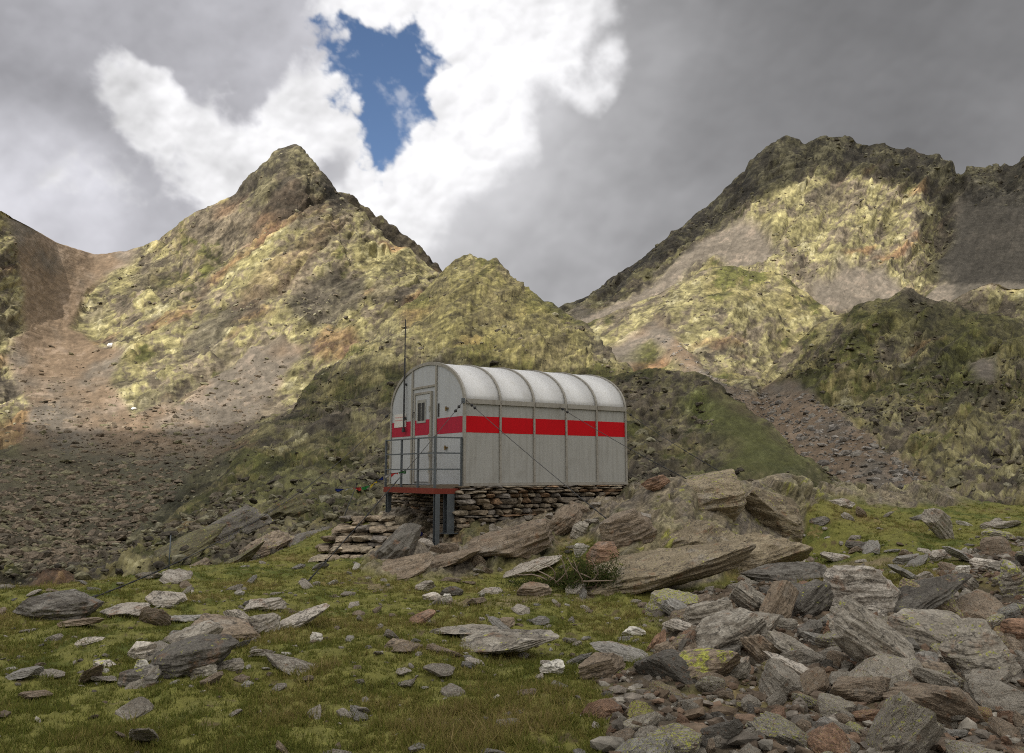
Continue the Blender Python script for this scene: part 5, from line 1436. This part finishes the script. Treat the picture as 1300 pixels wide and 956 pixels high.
# world: clear Nishita sky ahead (seen through the gap in the cloud bank), broken bright cloud all round
gen_l = nt.ss(nt.noise(D, 2.2, 4, .55), .30, .68, .62, 1.15)
inview = nt.ss(nt.vm('DOT_PRODUCT', D, tuple(dirv(650, 300))), .55, .82)
SKY_STR = .125
sepz = nt.new('ShaderNodeSeparateXYZ'); nt.link(D, sepz.inputs[0])
gen = nt.vm('SCALE', nt.mix(1., (1., .968, .905), nt.m('MULTIPLY', gen_l, nt.ss(sepz.outputs[2], 0., .9, .40, 1.65)), 'MULTIPLY'), 1 / SKY_STR)
nt.link(nt.mix(inview, gen, sky.outputs[0]), bg.inputs['Color']); bg.inputs['Strength'].default_value = SKY_STR

# the cloud bank over the peaks: a backdrop shell 6 km out
def cat(*a): return np.concatenate(a)
gx = cat(np.linspace(-1500, -45, 26)[:-1], np.arange(-45, 1346, 1.7), np.linspace(1346, 2800, 26)[1:])
gy = cat(np.linspace(-1500, -30, 30)[:-1], np.arange(-30, 470, 1.6), np.linspace(470, 720, 26)[1:])
SX, SY = np.meshgrid(gx, gy); sshape = SX.shape
sp_ = at(SX.ravel(), SY.ravel(), 1.) - np.array([0, 0, EYE]); sd_ = sp_ / np.linalg.norm(sp_, axis=1)[:, None]
def vfb(k, o, seed): return np.stack([fbm(sd_ * k, o, .5, seed=seed), fbm(sd_ * k, o, .5, seed=seed + 1)], -1)
w1 = vfb(5., 4, 100); w2 = vfb(17., 4, 103)
wx = SX.ravel() + 48 * w1[:, 0] + 17 * w2[:, 0]; wy = SY.ravel() + 42 * w1[:, 1] + 16 * w2[:, 1]
def field(points, base=0., eps=.02):
    num = np.full(len(wx), base * eps); den = np.full(len(wx), eps)
    for px, py, r, v in points:
        e = np.exp(-((wx - px) ** 2 + (wy - py) ** 2) / (2 * r * r)); num += e * v; den += e
    return num / den
def billow(k, o, gain=.5, seed=0):
    x, y, z = (sd_ * k).T; sres = 0; a = 1.; t = 0
    for i in range(o):
        sres = sres + a * np.abs(perlin(x + seed, y, z)); t += a; a *= gain; x, y, z = x * 2.1 + 3, y * 2.1 + 1, z * 2.1 + 7
    return sres / t * 2.4
bl = billow(13., 5, .52, 4.); bl2 = billow(34., 4, .5, 9.)
fb = field([(430, 75, 32, 1), (470, 90, 36, 1.2), (510, 90, 36, 1.2), (548, 72, 26, 1.1), (535, 105, 26, 1.1), (450, 110, 24, 1), (522, 135, 24, 1), (512, 155, 36, 1.5), (497, 195, 33, 1.6), (474, 212, 24, 1.5), (480, 130, 22, 1), (425, 48, 18, .7), (556, 100, 16, .8),
            (425, 150, 34, -1), (458, 175, 18, -.7), (565, 180, 36, -1), (600, 95, 34, -1), (470, 10, 36, -1), (560, 0, 36, -1), (520, 25, 20, -.5), (340, 80, 50, -1), (380, 70, 26, -1), (596, 40, 24, -1), (500, 262, 40, -1), (650, 150, 60, -1), (440, 225, 24, -1)], -1)
veil = fbm(sd_ * 22., 5, .6, seed=120)
alpha = 1 - sstep(-.14, .36, fb + .10 - .75 * (bl - .42) - .40 * (bl2 - .4)) * (1 - .35 * sstep(.1, .6, veil))
fd = field([(60, 20, 80, 1), (190, 15, 55, 1), (320, 30, 60, 1), (360, 85, 30, .9), (300, 140, 26, .9), (285, 110, 24, .6), (50, 135, 60, .9), (110, 150, 40, .8), (150, 195, 40, .8), (215, 208, 26, .7), (30, 300, 60, .5), (110, 290, 50, .6), (210, 272, 30, .7), (415, 212, 26, .6),
            (172, 75, 24, -1.6), (188, 110, 26, -1.8), (205, 135, 26, -1.5), (100, 232, 30, -.5), (300, 215, 30, -1.4), (345, 175, 30, -1.4), (370, 150, 30, -1.4), (400, 125, 26, -1.3), (195, 165, 22, -1), (235, 150, 34, -1.6), (60, 225, 34, -.2), (250, 205, 36, -1.6), (330, 190, 36, -1.6), (290, 225, 30, -1.2), (390, 140, 36, -1), (430, 150, 30, -1), (460, 130, 30, -1), (140, 238, 24, -.7), (480, 10, 60, -.6),
            (600, 50, 55, -1), (660, 90, 50, -1), (720, 40, 50, -1), (760, 60, 30, -1), (560, 190, 40, -1), (610, 180, 40, -1), (500, 245, 40, -1), (540, 240, 40, -.9), (740, 110, 22, -.8), (640, 210, 30, -.5), (520, 290, 34, -.4), (775, 5, 34, -1),
            (685, 140, 26, .5), (720, 165, 24, .7), (850, 20, 60, 1), (830, 110, 50, 1), (780, 180, 45, .9), (720, 235, 40, .8), (650, 270, 40, .7), (600, 320, 50, .7), (800, 280, 80, 1), (1000, 80, 150, 1), (1250, 120, 150, 1), (900, 250, 100, 1), (700, 360, 60, .8)], 1.)
fbr = field([(0, 0, 100, .42), (120, 15, 60, .50), (210, 20, 60, .46), (330, 40, 60, .54), (60, 110, 60, .46), (150, 185, 50, .46), (40, 215, 50, .85), (100, 235, 40, .85), (60, 300, 60, .62), (200, 272, 50, .52), (415, 212, 40, .55), (690, 150, 40, .60), (650, 250, 50, .62), (600, 310, 60, .60), (700, 350, 60, .50), (830, 60, 50, .40), (790, 170, 50, .42), (800, 260, 80, .36), (1000, 60, 120, .215), (950, 180, 90, .25), (1250, 30, 120, .20), (1250, 150, 90, .28), (850, 330, 70, .37), (1100, 130, 80, .20)], .35)
def shade(h, s):
    H_ = h.reshape(sshape); H_ = gblur(H_, s) if s > 0 else H_
    gy_, gx_ = np.gradient(H_); return (gx_ * -.35 + gy_ * -1.).ravel()      # lit from above, slightly from the left
sh1 = np.clip(shade(bl, 2.) * 16, -1, 1); sh2 = np.clip(shade(bl2, 1.) * 9, -1, 1)
lowf = fbm(sd_ * 6., 4, seed=110); midf = fbm(sd_ * 15., 5, .55, seed=112)
cum = np.clip(.88 - .10 * sh1 - .035 * sh2 + .28 * lowf + .08 * midf + .16 * (bl - .42), .5, 1.08)
sw = sstep(470, 380, SX.ravel())
lay = fbr * (1 + .22 * lowf + (.06 + .10 * sw) * midf - .05 * sh1)
dk = sstep(-.40 + .06 * sw, .40 + .06 * sw, fd + .34 * midf + (.26 + .3 * sw) * (bl - .45) + (.08 + .2 * sw) * (bl2 - .4) + .2 * sw * lowf)
lum = cum * (1 - dk) + lay * dk
tint = np.stack([.99 - .01 * dk * sw, .985 - .01 * dk * sw, 1.0 + .015 * dk + .03 * dk * sw], -1)
scol = np.clip(lum, .02, 1.05)[:, None] * tint
fade = sstep(-1350, -500, SX.ravel()) * sstep(2650, 1800, SX.ravel()) * sstep(-1350, -300, SY.ravel()) * sstep(700, 640, SY.ravel())
alpha = alpha * fade
shell = mesh_np('sky', sd_ * 6000 + np.array([0, 0, EYE]), grid_faces(*sshape), None, scol)
aa = shell.data.attributes.new('cover', 'FLOAT', 'POINT'); aa.data.foreach_set('value', alpha.astype(f32))
sm_ = bpy.data.materials.new('sky_cloud'); sm_.use_nodes = True; st2 = NT(sm_.node_tree); sm_.node_tree.nodes.remove(sm_.node_tree.nodes['Principled BSDF'])
e1 = st2.new('ShaderNodeAttribute', attribute_name='albedo'); e2 = st2.new('ShaderNodeAttribute', attribute_name='cover')
em = st2.new('ShaderNodeEmission'); tp_ = st2.new('ShaderNodeBsdfTransparent'); mm = st2.new('ShaderNodeMixShader')
st2.link(e1.outputs['Color'], em.inputs[0]); st2.link(e2.outputs['Fac'], mm.inputs[0]); st2.link(tp_.outputs[0], mm.inputs[1]); st2.link(em.outputs[0], mm.inputs[2])
st2.link(mm.outputs[0], sm_.node_tree.nodes['Material Output'].inputs['Surface']); sm_.cycles.emission_sampling = 'NONE'
shell.data.materials.append(sm_)
tag(shell, 'broken white and grey cloud with a blue gap above the peaks', None, None, 'structure')

sun = bpy.data.lights.new('sun', 'SUN'); sun.energy = 4.8; sun.angle = math.radians(.53); sun.color = (1., .93, .82)
so = bpy.data.objects.new('sun', sun); COL.objects.link(so)
so.rotation_euler = Vector(SUN).to_track_quat('Z', 'Y').to_euler()

# ------------------------------------------------------------------ camera
cam = bpy.data.cameras.new('camera'); co = bpy.data.objects.new('camera', cam); COL.objects.link(co)
co.location = (0, 0, EYE); co.rotation_euler = (math.pi / 2 + TH, 0, 0)
cam.sensor_width = 36; cam.sensor_fit = 'HORIZONTAL'; cam.lens = F / 1300 * 36
cam.shift_y = -(478 - CY) / 1300
cam.clip_start = .05; cam.clip_end = 20000
scene.camera = co
scene.view_settings.view_transform = 'Standard'; scene.view_settings.look = 'None'
scene.view_settings.exposure = 0; scene.view_settings.gamma = 1; scene.view_settings.use_curve_mapping = False
scene.render.engine = 'CYCLES'; scene.cycles.use_denoising = False; scene.cycles.filter_width = 1.05
scene.cycles.max_bounces = 6; scene.cycles.diffuse_bounces = 3; scene.cycles.glossy_bounces = 2; scene.cycles.transmission_bounces = 2
